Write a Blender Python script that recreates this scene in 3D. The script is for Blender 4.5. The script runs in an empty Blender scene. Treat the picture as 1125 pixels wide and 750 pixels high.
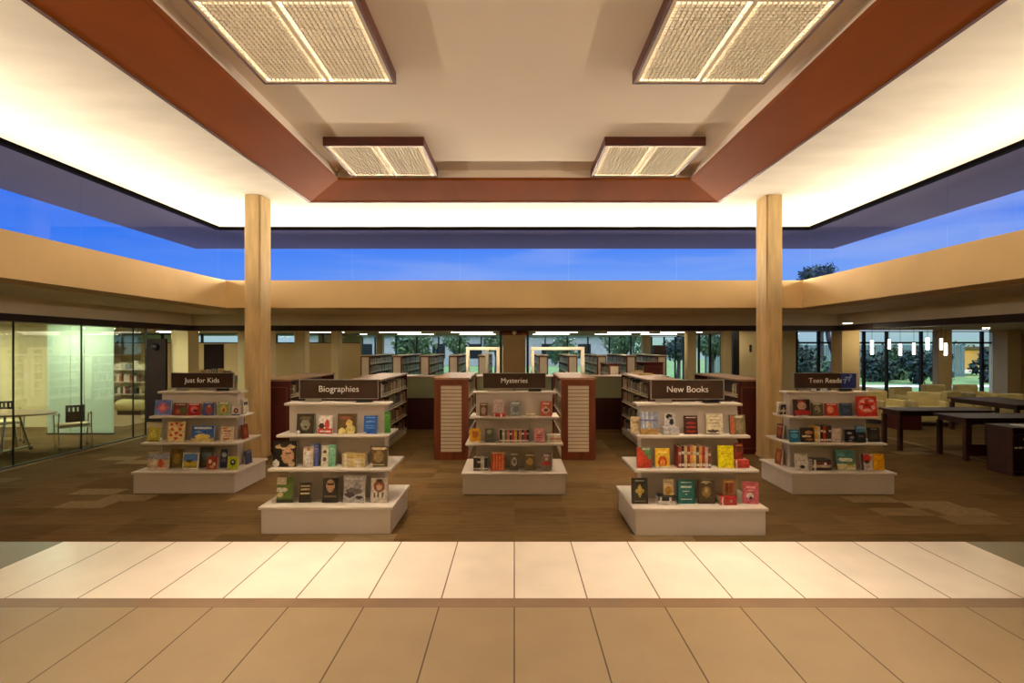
import bpy, bmesh, math, random
from mathutils import Vector, Matrix
random.seed(7)
S = bpy.context.scene
C = S.collection
F = 600.0; CX = 565.0; CY = 381.0; H = 1.95
def wx(px, D): return (px-CX)*D/F
def wz(py, D): return H-(py-CY)*D/F
def lin(c):
    c = c/255.0
    return c/12.92 if c <= .04045 else ((c+.055)/1.055)**2.4
def L3(c): return (lin(c[0]), lin(c[1]), lin(c[2]), 1.0)

# ---------------------------------------------------------------- materials
def new_mat(name):
    m = bpy.data.materials.new(name); m.use_nodes = True
    nt = m.node_tree; b = nt.nodes['Principled BSDF']
    return m, nt, b
def mat(name, col, rough=.6, metal=0, var=.06, scale=6, spec=.5, bump=0, stretch=None):
    m, nt, b = new_mat(name)
    b.inputs['Roughness'].default_value = rough; b.inputs['Metallic'].default_value = metal
    b.inputs['Specular IOR Level'].default_value = spec
    c = L3(col)
    tc = nt.nodes.new('ShaderNodeTexCoord'); mp = nt.nodes.new('ShaderNodeMapping')
    if stretch: mp.inputs['Scale'].default_value = stretch
    nz = nt.nodes.new('ShaderNodeTexNoise'); nz.inputs['Scale'].default_value = scale; nz.inputs['Detail'].default_value = 5
    nt.links.new(tc.outputs['Object'], mp.inputs[0]); nt.links.new(mp.outputs[0], nz.inputs[0])
    rp = nt.nodes.new('ShaderNodeValToRGB')
    rp.color_ramp.elements[0].position = .3; rp.color_ramp.elements[1].position = .7
    rp.color_ramp.elements[0].color = [v*(1-var*2) for v in c[:3]]+[1]
    rp.color_ramp.elements[1].color = [min(1, v*(1+var*2)) for v in c[:3]]+[1]
    nt.links.new(nz.outputs[0], rp.inputs[0]); nt.links.new(rp.outputs[0], b.inputs['Base Color'])
    if bump:
        bp = nt.nodes.new('ShaderNodeBump'); bp.inputs['Strength'].default_value = bump; bp.inputs['Distance'].default_value = .01
        nt.links.new(nz.outputs[0], bp.inputs['Height']); nt.links.new(bp.outputs[0], b.inputs['Normal'])
    return m
def emis(name, col, strength):
    m, nt, b = new_mat(name)
    b.inputs['Base Color'].default_value = L3(col)
    b.inputs['Emission Color'].default_value = L3(col); b.inputs['Emission Strength'].default_value = strength
    return m
def glassmat(name, tint=(235, 245, 240), refl=1.0, frost=0):
    m = bpy.data.materials.new(name); m.use_nodes = True; nt = m.node_tree; nt.nodes.clear()
    out = nt.nodes.new('ShaderNodeOutputMaterial'); mx = nt.nodes.new('ShaderNodeMixShader')
    tr = nt.nodes.new('ShaderNodeBsdfTransparent'); tr.inputs[0].default_value = L3(tint)
    gl = nt.nodes.new('ShaderNodeBsdfGlossy'); gl.inputs['Roughness'].default_value = .02
    fr = nt.nodes.new('ShaderNodeFresnel'); fr.inputs[0].default_value = 1.35
    ml = nt.nodes.new('ShaderNodeMath'); ml.operation = 'MULTIPLY'; ml.inputs[1].default_value = refl
    nt.links.new(fr.outputs[0], ml.inputs[0]); nt.links.new(ml.outputs[0], mx.inputs[0])
    nt.links.new(tr.outputs[0], mx.inputs[1]); nt.links.new(gl.outputs[0], mx.inputs[2])
    if frost:
        df = nt.nodes.new('ShaderNodeBsdfDiffuse'); df.inputs[0].default_value = L3(tint)
        tl = nt.nodes.new('ShaderNodeBsdfTranslucent'); tl.inputs[0].default_value = L3(tint)
        m1 = nt.nodes.new('ShaderNodeMixShader'); m1.inputs[0].default_value = .55
        m2 = nt.nodes.new('ShaderNodeMixShader'); m2.inputs[0].default_value = frost
        nt.links.new(df.outputs[0], m1.inputs[1]); nt.links.new(tl.outputs[0], m1.inputs[2])
        nt.links.new(mx.outputs[0], m2.inputs[1]); nt.links.new(m1.outputs[0], m2.inputs[2])
        nt.links.new(m2.outputs[0], out.inputs[0])
    else: nt.links.new(mx.outputs[0], out.inputs[0])
    return m
M = {}
M['ceil'] = mat('ceiling_plaster', (236, 226, 206), .9, var=.045, scale=.9, stretch=(1, 2.2, 1))
M['coffer'] = mat('coffer_plaster', (242, 224, 202), .9, var=.01, scale=1)
M['wood'] = mat('mahogany_trim', (142, 72, 18), .7, spec=.12, var=.1, scale=1.2, stretch=(1, .35, 1))
M['wooddk'] = mat('mahogany_edge', (84, 32, 14), .45, var=.2, scale=2)
M['beam'] = mat('tan_beam', (196, 164, 112), .8, var=.05, scale=.8)
M['soffit'] = mat('soffit_plaster', (216, 202, 176), .85, var=.03, scale=1)
M['dkbeam'] = mat('dark_beam', (44, 20, 14), .6, var=.2, scale=2)
M['lowceil'] = mat('low_ceiling', (190, 178, 150), .9, var=.04, scale=3)
M['column'] = mat('column_concrete', (212, 180, 124), .75, var=.09, scale=3.5, stretch=(3, 3, .5))
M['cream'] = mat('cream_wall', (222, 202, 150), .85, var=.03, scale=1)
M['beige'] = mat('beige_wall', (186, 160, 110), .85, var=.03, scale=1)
M['exsoffit'] = mat('exterior_soffit', (62, 54, 86), .85, var=.04, scale=.7)  # blue dusk light on beige paint is put into this colour
M['black'] = mat('black_metal', (14, 13, 14), .4, var=.1)
M['display'] = mat('greige_laminate', (200, 188, 174), .45, var=.02, scale=3)
M['displaytop'] = mat('greige_shelf', (206, 194, 178), .35, var=.02, scale=3)
M['signbrown'] = mat('sign_brown', (62, 44, 36), .25, var=.08, scale=5)
M['signblue'] = mat('sign_blue', (44, 52, 120), .3, var=.25, scale=30)
M['signpale'] = mat('sign_pale', (150, 180, 220), .3)
M['white'] = mat('white_lettering', (250, 248, 240), .5, var=.0)
M['silver'] = mat('silver_edge', (190, 186, 178), .3, .7, var=.03)
M['chrome'] = mat('chrome', (210, 208, 200), .2, 1, var=.02)
M['acrylic'] = glassmat('clear_acrylic', (240, 240, 236), 1.2)
M['redwood'] = mat('cherry_wood', (118, 54, 26), .4, var=.16, scale=3, stretch=(4, 4, .6))
M['redpanel'] = mat('oxblood_panel', (78, 20, 18), .4, var=.12, scale=2)
M['redline'] = mat('oxblood_trim', (150, 84, 66), .4)
M['slat'] = mat('cream_slat', (226, 208, 178), .55, var=.03, scale=3)
M['casetop'] = mat('bookcase_top', (160, 128, 96), .35, var=.08, scale=3)
M['caseshelf'] = mat('bookcase_shelf', (214, 202, 176), .5, var=.03)
M['caseback'] = mat('bookcase_back', (70, 52, 40), .7, var=.05)
M['deskred'] = mat('dark_desk', (52, 12, 14), .4, var=.15)
M['darkwood'] = mat('dark_table_wood', (50, 22, 14), .6, var=.18, scale=5)
M['frostglass'] = glassmat('frosted_glass', (230, 242, 224), .5, .85)
M['deskglass'] = glassmat('desk_frosted_glass', (206, 212, 176), .4, .8)
M['clear'] = glassmat('clear_glass', (244, 251, 246), .4)
M['clere'] = glassmat('clerestory_glass', (248, 250, 255), .04)
M['fab'] = mat('cream_upholstery', (204, 186, 128), .9, var=.05, scale=8, bump=.1)
M['fabtan'] = mat('tan_seat', (196, 176, 130), .9, var=.05, scale=8)
M['blackpl'] = mat('black_plastic', (18, 17, 20), .5, var=.1)
M['tabletop'] = mat('meeting_table_top', (150, 118, 82), .3, var=.06)
M['portal'] = mat('portal_white', (214, 204, 178), .5, var=.01)
M['doordark'] = mat('dark_door', (30, 18, 14), .8, var=.1, spec=.15)
M['matblack'] = mat('matte_black', (8, 7, 8), .95, var=.1, spec=.02)
M['pages'] = mat('book_pages', (228, 218, 196), .8, var=.04, scale=40)
M['grass'] = mat('lawn_grass', (98, 128, 70), .95, var=.2, scale=3)
M['leaf'] = mat('leaves', (82, 104, 66), .8, var=.35, scale=2.5)
M['leaf2'] = mat('dark_leaves', (46, 62, 48), .8, var=.35, scale=2.5)
M['bark'] = mat('bark', (70, 60, 52), .9, var=.2)
M['conc'] = mat('outdoor_concrete', (176, 172, 166), .9, var=.06, scale=2)
M['path'] = mat('pale_path', (222, 220, 214), .9, var=.03)
M['siding'] = mat('yellow_siding', (176, 150, 80), .85, var=.1, stretch=(8, 1, 1))
M['fence'] = mat('fence_slats', (108, 128, 120), .8, var=.25, scale=4, stretch=(6, 1, .3))
M['louver'] = mat('louver_aluminium', (116, 106, 86), .5, 0, var=.02)
M['diffuser'] = emis('lamp_diffuser', (255, 236, 210), 82)
M['pendant'] = emis('pendant_glass', (255, 244, 220), 12)
M['tube'] = emis('strip_lamp', (255, 236, 206), 32)
M['addedtube'] = emis('added_strip_tube', (255, 236, 206), 90)
M['disc'] = emis('downlight_lens', (255, 240, 205), 160)
M['greenlamp'] = emis('panel_lamp', (246, 248, 226), 38)
def boards(name, base, var, tile, joint, jw=.012, rough=.35, ox=0., oy=0.):
    # stone tiles: grid of joints in world x / y
    m, nt, b = new_mat(name); N = nt.nodes; K = nt.links
    b.inputs['Roughness'].default_value = rough; b.inputs['Specular IOR Level'].default_value = .35
    tc = N.new('ShaderNodeTexCoord'); mp = N.new('ShaderNodeMapping'); mp.inputs['Location'].default_value = (-ox, -oy, 0)
    K.new(tc.outputs['Object'], mp.inputs[0])
    br = N.new('ShaderNodeTexBrick'); br.offset = 0; br.squash = 1
    br.inputs['Scale'].default_value = 1; br.inputs['Brick Width'].default_value = tile[0]; br.inputs['Row Height'].default_value = tile[1]
    br.inputs['Mortar Size'].default_value = jw/2; br.inputs['Mortar Smooth'].default_value = .1
    c = L3(base)
    br.inputs['Color1'].default_value = [v*(1-var) for v in c[:3]]+[1]; br.inputs['Color2'].default_value = [min(1, v*(1+var)) for v in c[:3]]+[1]
    br.inputs['Mortar'].default_value = L3(joint)
    K.new(mp.outputs[0], br.inputs[0])
    nz = N.new('ShaderNodeTexNoise'); nz.inputs['Scale'].default_value = 2.5; nz.inputs['Detail'].default_value = 6
    K.new(tc.outputs['Object'], nz.inputs[0])
    mr = N.new('ShaderNodeMapRange'); mr.inputs['To Min'].default_value = .86; mr.inputs['To Max'].default_value = 1.1
    K.new(nz.outputs[0], mr.inputs[0])
    mm = N.new('ShaderNodeMix'); mm.data_type = 'RGBA'; mm.blend_type = 'MULTIPLY'; mm.inputs['Factor'].default_value = 1
    K.new(br.outputs['Color'], mm.inputs['A']); K.new(mr.outputs[0], mm.inputs['B']); K.new(mm.outputs['Result'], b.inputs['Base Color'])
    return m
M['paletile'] = boards('pale_stone_tiles', (248, 236, 218), .03, (.565, 1.26), (120, 92, 62), .011, .3, 0, 4.235)
M['tantile'] = boards('tan_stone_tiles', (160, 138, 106), .04, (.565, 1.30), (84, 62, 40), .011, .38, 0, 4.10-1.3*3)
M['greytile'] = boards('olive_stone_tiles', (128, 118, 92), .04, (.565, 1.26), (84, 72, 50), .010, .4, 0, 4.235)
M['tiletrim'] = mat('brown_stone_border', (134, 106, 78), .4, var=.06, scale=3)
def carpet():
    m, nt, b = new_mat('carpet_tiles'); N = nt.nodes; K = nt.links
    b.inputs['Roughness'].default_value = 1; b.inputs['Specular IOR Level'].default_value = .05
    tc = N.new('ShaderNodeTexCoord')
    def cell(sx, sy, ox=0):
        mp = N.new('ShaderNodeMapping'); mp.inputs['Scale'].default_value = (sx, sy, 1); mp.inputs['Location'].default_value = (ox, .3, 0)
        K.new(tc.outputs['Object'], mp.inputs[0])
        fl = N.new('ShaderNodeVectorMath'); fl.operation = 'FLOOR'; K.new(mp.outputs[0], fl.inputs[0])
        w = N.new('ShaderNodeTexWhiteNoise'); w.noise_dimensions = '3D'; K.new(fl.outputs[0], w.inputs[0]); return w
    w = cell(1/.61, 1/.305)
    rp = N.new('ShaderNodeValToRGB'); rp.color_ramp.interpolation = 'CONSTANT'
    e = rp.color_ramp.elements; e[0].position = 0; e[0].color = L3((94, 73, 45)); e[1].position = .3; e[1].color = L3((85, 65, 38))
    for p, c in ((.5, (99, 77, 47)), (.66, (89, 70, 43)), (.82, (94, 70, 42)), (.975, (112, 92, 63))):
        x = e.new(p); x.color = L3(c)
    K.new(w.outputs['Value'], rp.inputs[0])
    nz = N.new('ShaderNodeTexNoise'); nz.inputs['Scale'].default_value = 1; nz.inputs['Detail'].default_value = 3
    mp = N.new('ShaderNodeMapping'); mp.inputs['Scale'].default_value = (3, 22, 1); K.new(tc.outputs['Object'], mp.inputs[0]); K.new(mp.outputs[0], nz.inputs[0])
    fine = N.new('ShaderNodeTexNoise'); fine.inputs['Scale'].default_value = 120; K.new(tc.outputs['Object'], fine.inputs[0])
    ad = N.new('ShaderNodeMath'); ad.operation = 'ADD'; K.new(nz.outputs[0], ad.inputs[0]); K.new(fine.outputs[0], ad.inputs[1])
    mr = N.new('ShaderNodeMapRange'); mr.inputs['From Min'].default_value = .6; mr.inputs['From Max'].default_value = 1.4
    mr.inputs['To Min'].default_value = .62; mr.inputs['To Max'].default_value = 1.35; K.new(ad.outputs[0], mr.inputs[0])
    mm = N.new('ShaderNodeMix'); mm.data_type = 'RGBA'; mm.blend_type = 'MULTIPLY'; mm.inputs['Factor'].default_value = 1
    K.new(rp.outputs[0], mm.inputs['A']); K.new(mr.outputs[0], mm.inputs['B']); K.new(mm.outputs['Result'], b.inputs['Base Color'])
    return m
M['carpet'] = carpet()
M['carpetpale'] = mat('pale_carpet_tile', (119, 99, 70), 1, var=.1, scale=20, spec=.05)
M['kidsfloor'] = mat('kids_floor', (150, 122, 82), .9, var=.05, scale=3)
def printed():
    m, nt, b = new_mat('printed_cover'); at = nt.nodes.new('ShaderNodeAttribute'); at.attribute_name = 'Col'
    tc = nt.nodes.new('ShaderNodeTexCoord'); nz = nt.nodes.new('ShaderNodeTexNoise'); nz.inputs['Scale'].default_value = 34; nz.inputs['Detail'].default_value = 4
    nt.links.new(tc.outputs['Object'], nz.inputs[0]); mr = nt.nodes.new('ShaderNodeMapRange'); mr.inputs['From Min'].default_value = .35; mr.inputs['From Max'].default_value = .65; mr.inputs['To Min'].default_value = .62; mr.inputs['To Max'].default_value = 1.12
    nt.links.new(nz.outputs[0], mr.inputs[0]); mm = nt.nodes.new('ShaderNodeMix'); mm.data_type = 'RGBA'; mm.blend_type = 'MULTIPLY'; mm.inputs['Factor'].default_value = 1
    nt.links.new(at.outputs['Color'], mm.inputs['A']); nt.links.new(mr.outputs[0], mm.inputs['B']); nt.links.new(mm.outputs['Result'], b.inputs['Base Color']); b.inputs['Roughness'].default_value = .35; return m
M['print'] = printed()

# ---------------------------------------------------------------- mesh helpers
class MB:
    def __init__(s): s.v = []; s.f = []; s.m = []; s.c = []
    def quad(s, pts, mi=0, col=None):
        n = len(s.v); s.v += [tuple(p) for p in pts]; s.f.append(tuple(range(n, n+len(pts)))); s.m.append(mi); s.c.append(col)
    def box(s, x0, y0, z0, x1, y1, z1, mi=0, col=None, xf=None):
        p = [(x0, y0, z0), (x1, y0, z0), (x1, y1, z0), (x0, y1, z0), (x0, y0, z1), (x1, y0, z1), (x1, y1, z1), (x0, y1, z1)]
        if xf: p = [tuple(xf @ Vector(q)) for q in p]
        n = len(s.v); s.v += p
        for f in ((0, 3, 2, 1), (4, 5, 6, 7), (0, 1, 5, 4), (1, 2, 6, 5), (2, 3, 7, 6), (3, 0, 4, 7)):
            s.f.append(tuple(n+i for i in f)); s.m.append(mi); s.c.append(col)
        return s
    def prism(s, poly, z0, z1):
        n = len(s.v); k = len(poly)
        s.v += [(x, y, z0) for x, y in poly]+[(x, y, z1) for x, y in poly]
        s.f.append(tuple(range(n+k-1, n-1, -1))); s.f.append(tuple(range(n+k, n+2*k))); s.m += [0, 0]; s.c += [None, None]
        for i in range(k):
            j = (i+1) % k; s.f.append((n+i, n+j, n+k+j, n+k+i)); s.m.append(0); s.c.append(None)
        return s
    def tube(s, pts, r, k=8):
        pts = [Vector(p) for p in pts]; rs = r if isinstance(r, (list, tuple)) else [r]*len(pts)
        n0 = len(s.v)
        for i, p in enumerate(pts):
            d = (pts[min(i+1, len(pts)-1)]-pts[max(i-1, 0)]).normalized()
            a = Vector((0, 0, 1)) if abs(d.z) < .9 else Vector((1, 0, 0))
            u = d.cross(a).normalized(); w = d.cross(u)
            for j in range(k):
                t = 2*math.pi*j/k; s.v.append(tuple(p+(u*math.cos(t)+w*math.sin(t))*rs[i]))
        for i in range(len(pts)-1):
            for j in range(k):
                a = n0+i*k+j; b = n0+i*k+(j+1) % k
                s.f.append((a, b, b+k, a+k)); s.m.append(0); s.c.append(None)
        s.f.append(tuple(n0+j for j in range(k))); e = n0+(len(pts)-1)*k; s.f.append(tuple(e+k-1-j for j in range(k))); s.m += [0, 0]; s.c += [None, None]
        return s
    def build(s, name, mats, parent=None, bevel=0, smooth=False, loc=None, recalc=True):
        me = bpy.data.meshes.new(name); me.from_pydata(s.v, [], s.f)
        for m in (mats if isinstance(mats, (list, tuple)) else [mats]): me.materials.append(M[m] if isinstance(m, str) else m)
        for i, p in enumerate(me.polygons): p.material_index = s.m[i]; p.use_smooth = smooth
        if any(c is not None for c in s.c):
            ca = me.color_attributes.new('Col', 'FLOAT_COLOR', 'CORNER')
            for i, p in enumerate(me.polygons):
                cc = L3(s.c[i] or (128, 128, 128))
                for li in p.loop_indices: ca.data[li].color = cc
        if recalc:
            bm = bmesh.new(); bm.from_mesh(me); bmesh.ops.recalc_face_normals(bm, faces=bm.faces); bm.to_mesh(me); bm.free()
        o = bpy.data.objects.new(name, me); C.objects.link(o)
        if parent: o.parent = parent
        if loc: o.location = loc
        if bevel:
            b = o.modifiers.new('bevel', 'BEVEL'); b.width = bevel; b.segments = 2; b.limit_method = 'ANGLE'
        return o
def box(name, m, x0, y0, z0, x1, y1, z1, parent=None, bevel=0):
    cx, cy, cz = ((x0+x1)/2, (y0+y1)/2, min(z0, z1)) if parent is None else (0, 0, 0)
    o = MB().box(x0-cx, y0-cy, z0-cz, x1-cx, y1-cy, z1-cz).build(name, m, parent, bevel)
    if parent is None: o.location = (cx, cy, cz)
    return o
def struct(o): o['kind'] = 'structure'; return o
def sbox(name, m, *a, **k):
    o = MB().box(*a).build(name, m, **k); o['kind'] = 'structure'; return o
def tag(o, label, cat, group=None, kind=None):
    o['label'] = label; o['category'] = cat
    if group: o['group'] = group
    if kind: o['kind'] = kind
    return o
def empty(name, loc, label, cat, group=None, rz=0):
    o = bpy.data.objects.new(name, None); C.objects.link(o); o.location = loc; o.rotation_euler = (0, 0, rz); o.empty_display_size = .1
    return tag(o, label, cat, group)
def copy_tree(o, parent=None):
    c = o.copy(); C.objects.link(c)
    if parent: c.parent = parent
    for ch in [x for x in bpy.data.objects if x.parent == o]: copy_tree(ch, c)
    return c

# ---------------------------------------------------------------- floor
Y0, Y1 = -3.5, 28.0
cp = MB()
cp.box(-17, 5.47, -.1, 17.2, Y1, 0)
struct(cp.build('floor', 'carpet'))
sbox('floor', 'paletile', -4.52, 4.235, -.1, 4.52, 5.47, .0)
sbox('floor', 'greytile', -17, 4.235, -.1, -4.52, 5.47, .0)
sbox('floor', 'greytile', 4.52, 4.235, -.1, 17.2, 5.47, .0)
sbox('trim_1', 'tiletrim', -17, 4.10, -.1, 17.2, 4.235, .0)
sbox('floor', 'tantile', -17, Y0, -.1, 17.2, 4.10, .0)
for sx in (-1, 1):
    sbox('trim_2', 'carpetpale', min(sx*7.98, sx*8.12), 5.47, 0, max(sx*7.98, sx*8.12), 12.1, .004)
pt = MB()
for x, y in ((-5.9, 7.2), (-5.29, 6.9), (-5.6, 6.6), (4.25, 6.85), (4.86, 6.6), (5.0, 6.3), (7.2, 7.2), (6.1, 6.2), (-7.2, 9.4), (-6.7, 9.1), (7.0, 9.9)):
    pt.box(x, y, 0, x+.61, y+.305, .003)
struct(pt.build('floor', 'carpetpale'))
sbox('floor', 'kidsfloor', -17, 13.42, 0, -9.6, 21.9, .004)

# ---------------------------------------------------------------- atrium
ZC = 4.58
XG, YG = 6.5, 12.0            # glass line
ce = MB()
XF, YF = 3.54, 9.43           # outer edge of the wood frame
X2, YF2 = 2.84, 8.73
ce.box(-XG-.05, Y0, ZC, -XF, YG+.05, ZC+.1); ce.box(XF, Y0, ZC, XG+.05, YG+.05, ZC+.1); ce.box(-XF, YF, ZC, XF, YG+.05, ZC+.1)
struct(ce.build('ceiling', 'ceil'))
sbox('ceiling', 'coffer', -X2-.02, Y0, 4.77, X2+.02, YF2+.02, 4.87)
# wooden frame ring, sloping face, dark outer lip, cream upstand
def ring(x, y): return [(-x, Y0), (-x, y), (x, y), (x, Y0)]
def loft(name, m, a, za, b, zb):
    mb = MB(); A = ring(*a); B = ring(*b)
    for i in range(3):
        mb.quad([(*A[i], za), (*A[i+1], za), (*B[i+1], zb), (*B[i], zb)])
    o = mb.build(name, m, recalc=False)
    s = o.modifiers.new('thick', 'SOLIDIFY'); s.thickness = .02; s.offset = 0
    return struct(o)
loft('trim_3', 'wood', (XF-.03, YF-.03), 4.455, (X2, YF2), 4.627)
loft('trim_4', 'wooddk', (XF, YF), 4.60, (XF, YF), 4.445)
loft('trim_4', 'wooddk', (XF, YF), 4.445, (XF-.035, YF-.035), 4.45)
loft('trim_5', 'wood', (X2+.0, YF2+.0), 4.618, (X2-.03, YF2-.03), 4.64)
loft('trim_6', 'coffer', (X2, YF2), 4.63, (X2, YF2), 4.78)
# beam (cream ring under the clerestory)
XB, YB = 6.23, 11.8
bt, bb = 3.387, 2.795
mb = MB(); mb.box(-XB-.5, Y0, bb, -XB, YB+.5, bt); mb.box(XB, Y0, bb, XB+.5, YB+.5, bt); mb.box(-XB, YB, bb, XB, YB+.5, bt)
struct(mb.build('trim_7', 'beam'))
# soffit, fascia and dark beam further out
XS, YS = 8.28, 14.0
mb = MB(); mb.box(-XS, Y0, bb-.01, -XB-.5, YS, bb+.05); mb.box(XB+.5, Y0, bb-.01, XS, YS, bb+.05); mb.box(-XB-.5, YB+.5, bb-.01, XB+.5, YS, bb+.05)
struct(mb.build('ceiling', 'soffit'))
mb = MB(); z0, z1 = 2.50, bb+.04
mb.box(-XS-.35, Y0, z0, -XS, YS+.35, z1); mb.box(XS, Y0, z0, XS+.35, YS+.35, z1); mb.box(-XS, YS, z0, XS, YS+.35, z1)
struct(mb.build('trim_8', 'soffit'))
mb = MB(); z0, z1 = 2.37, 2.505
mb.box(-XS-.35, Y0, z0, -XS-.02, YS+.35, z1); mb.box(XS+.02, Y0, z0, XS+.35, YS+.35, z1); mb.box(-XS, YS+.02, z0, XS, YS+.35, z1)
struct(mb.build('trim_9', 'dkbeam'))
# low ceiling beyond
zl = 2.515
for a in ((-17, Y0, zl, -XS-.35, Y1+.2, zl+.1), (XS+.35, Y0, zl, 17.2, 18.4, zl+.1), (XS+.35, 18.4, zl, 9.4, Y1+.2, zl+.1), (-XS-.35, YS+.35, zl, XS+.35, Y1+.2, zl+.1)):
    sbox('ceiling', 'lowceil', *a)
# flat roof outside above the low ceiling
mb = MB(); mb.box(-17.4, Y0, 2.9, -XB-.5, Y1+.6, 3.1); mb.box(XB+.5, Y0, 2.9, 9.6, Y1+.6, 3.1); mb.box(9.6, Y0, 2.9, 17.6, 18.7, 3.1); mb.box(-XB-.5, YB+.5, 2.9, XB+.5, Y1+.6, 3.1)
struct(mb.build('ceiling', 'conc'))
# upper roof with overhang
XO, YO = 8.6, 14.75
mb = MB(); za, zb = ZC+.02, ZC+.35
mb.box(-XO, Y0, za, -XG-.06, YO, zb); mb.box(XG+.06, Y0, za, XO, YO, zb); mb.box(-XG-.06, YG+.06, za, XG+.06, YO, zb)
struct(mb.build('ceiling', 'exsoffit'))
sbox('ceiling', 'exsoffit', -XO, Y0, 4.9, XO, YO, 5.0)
# clerestory glazing, each pane a window
n = 1
def pane(x0, y0, x1, y1, frame=True):
    global n
    if abs(x1-x0) > abs(y1-y0): a = (x0+.012, y0-.006, bt, x1-.012, y0+.006, ZC)
    else: a = (x0-.006, y0+.012, bt, x0+.006, y1-.012, ZC)
    w = struct(MB().box(*a).build('window_%d' % n, 'clere'))
    n += 1
bx = [-XG, -3.56, -1.19, 1.19, 3.56, XG]
for i in range(5): pane(bx[i], YG, bx[i+1], YG)
sy = [Y0, -2.36, .28, 2.92, 5.56, 8.2, 10.84, YG-.02]
for sx in (-1, 1):
    for i in range(len(sy)-1): pane(sx*XG, sy[i], sx*XG, sy[i+1])
mb = MB(); q = .05
mb.box(-XG-q, Y0, ZC-.06, -XG+q, YG, ZC+.01); mb.box(XG-q, Y0, ZC-.06, XG+q, YG, ZC+.01); mb.box(-XG, YG-q, ZC-.06, XG, YG+q, ZC+.01)
struct(mb.build('trim_10', 'matblack'))
sbox('wall_front', 'cream', -17.1, Y0-.1, 0, 17.2, Y0, 5)

# columns
def column(x0, x1, label):
    y0, y1 = 9.42, 9.86; c = .025
    cx = (x0+x1)/2
    e = empty('column', (cx, (y0+y1)/2, 0), label, 'column', 'tall atrium columns')
    a, b = x0-cx, x1-cx; p, r = -.22, .22
    poly = [(a+c, p), (b-c, p), (b-c, p+c), (b, p+c), (b, r-c), (b-c, r), (a+c, r), (a, r-c), (a, p+c), (a+c, p+c)]
    MB().prism(poly, 0, ZC).build('shaft', 'column', e, .004)
    MB().box(a-.004, p-.004, 0, b+.004, r+.004, .05).build('base_trim', 'column', e, .003)
column(-4.665, -4.385, 'tall tan column rising left of the Biographies display')
column(4.355, 4.635, 'tall tan column rising right of the New Books display')

# ---------------------------------------------------------------- ceiling lights
def fixture(x0, x1, y0, y1, label):
    e = empty('ceiling_light', ((x0+x1)/2, (y0+y1)/2, 4.65), label, 'ceiling light', 'square wood framed ceiling lights')
    W, D = (x1-x0)/2, (y1-y0)/2; zt = .12
    mb = MB(); t = .025
    mb.box(-W, -D, 0, W, -D+t, zt); mb.box(-W, D-t, 0, W, D, zt); mb.box(-W, -D+t, 0, -W+t, D-t, zt); mb.box(W-t, -D+t, 0, W, D-t, zt)
    mb.build('frame', 'wooddk', e)
    mb = MB(); a = W-t; d = D-t; u = .035
    mb.box(-a, -d, .004, a, -d+u, .03); mb.box(-a, d-u, .004, a, d, .03); mb.box(-a, -d+u, .004, -a+u, d-u, .03); mb.box(a-u, -d+u, .004, a, d-u, .03); mb.box(-.02, -d+u, .002, .02, d-u, .03)
    mb.build('inner_trim', 'slat', e)
    for s in (0, 1):
        xa, xb = (-a+u, -.02) if s == 0 else (.02, a-u)
        ya, yb = -d+u, d-u; lo = MB()
        nx = 14; ny = int((yb-ya)/.042)
        for i in range(1, nx): x = xa+(xb-xa)*i/nx; lo.box(x-.003, ya, .008, x+.003, yb, .08)
        for j in range(1, ny): y = ya+(yb-ya)*j/ny; lo.box(xa, y-.003, .008, xb, y+.003, .08)
        lo.build('louver', 'louver', e)
    MB().box(-a, -d, .085, a, d, .095).build('diffuser', 'diffuser', e)
    return e
fixture(-2.57, -1.215, 7.33, 8.68, 'small looking gridded ceiling light at the far left of the recessed ceiling')
fixture(1.215, 2.57, 7.33, 8.68, 'small looking gridded ceiling light at the far right of the recessed ceiling')
fixture(-2.57, -1.215, 4.22, 5.62, 'large gridded ceiling light cut by the top edge, left half')
fixture(1.215, 2.57, 4.22, 5.62, 'large gridded ceiling light cut by the top edge, right half')
fixture(-2.57, -1.215, 1.1, 2.5, 'added unseen gridded ceiling light above the camera on the left')  # this pair is added out of view to light the near tiles
fixture(1.215, 2.57, 1.1, 2.5, 'added unseen gridded ceiling light above the camera on the right')

def area(name, loc, sx, sy, power, col, rot=(0, 0, 0), spread=math.pi):
    l = bpy.data.lights.new(name, 'AREA'); l.shape = 'RECTANGLE'; l.size = sx; l.size_y = sy; l.energy = power; l.color = [lin(c) for c in col]; l.spread = spread
    o = bpy.data.objects.new(name, l); C.objects.link(o); o.location = loc; o.rotation_euler = rot; return o
WARM = (255, 240, 216)
PI = math.pi
area('cove_lamp', (0, 11.9, 3.40), 12.3, .12, 640, WARM, (PI+.85, 0, 0))
for sx in (-1, 1):
    area('cove_lamp', (sx*6.33, 4.2, 3.40), .12, 15, 480, WARM, (PI, -sx*.95, 0))

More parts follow.
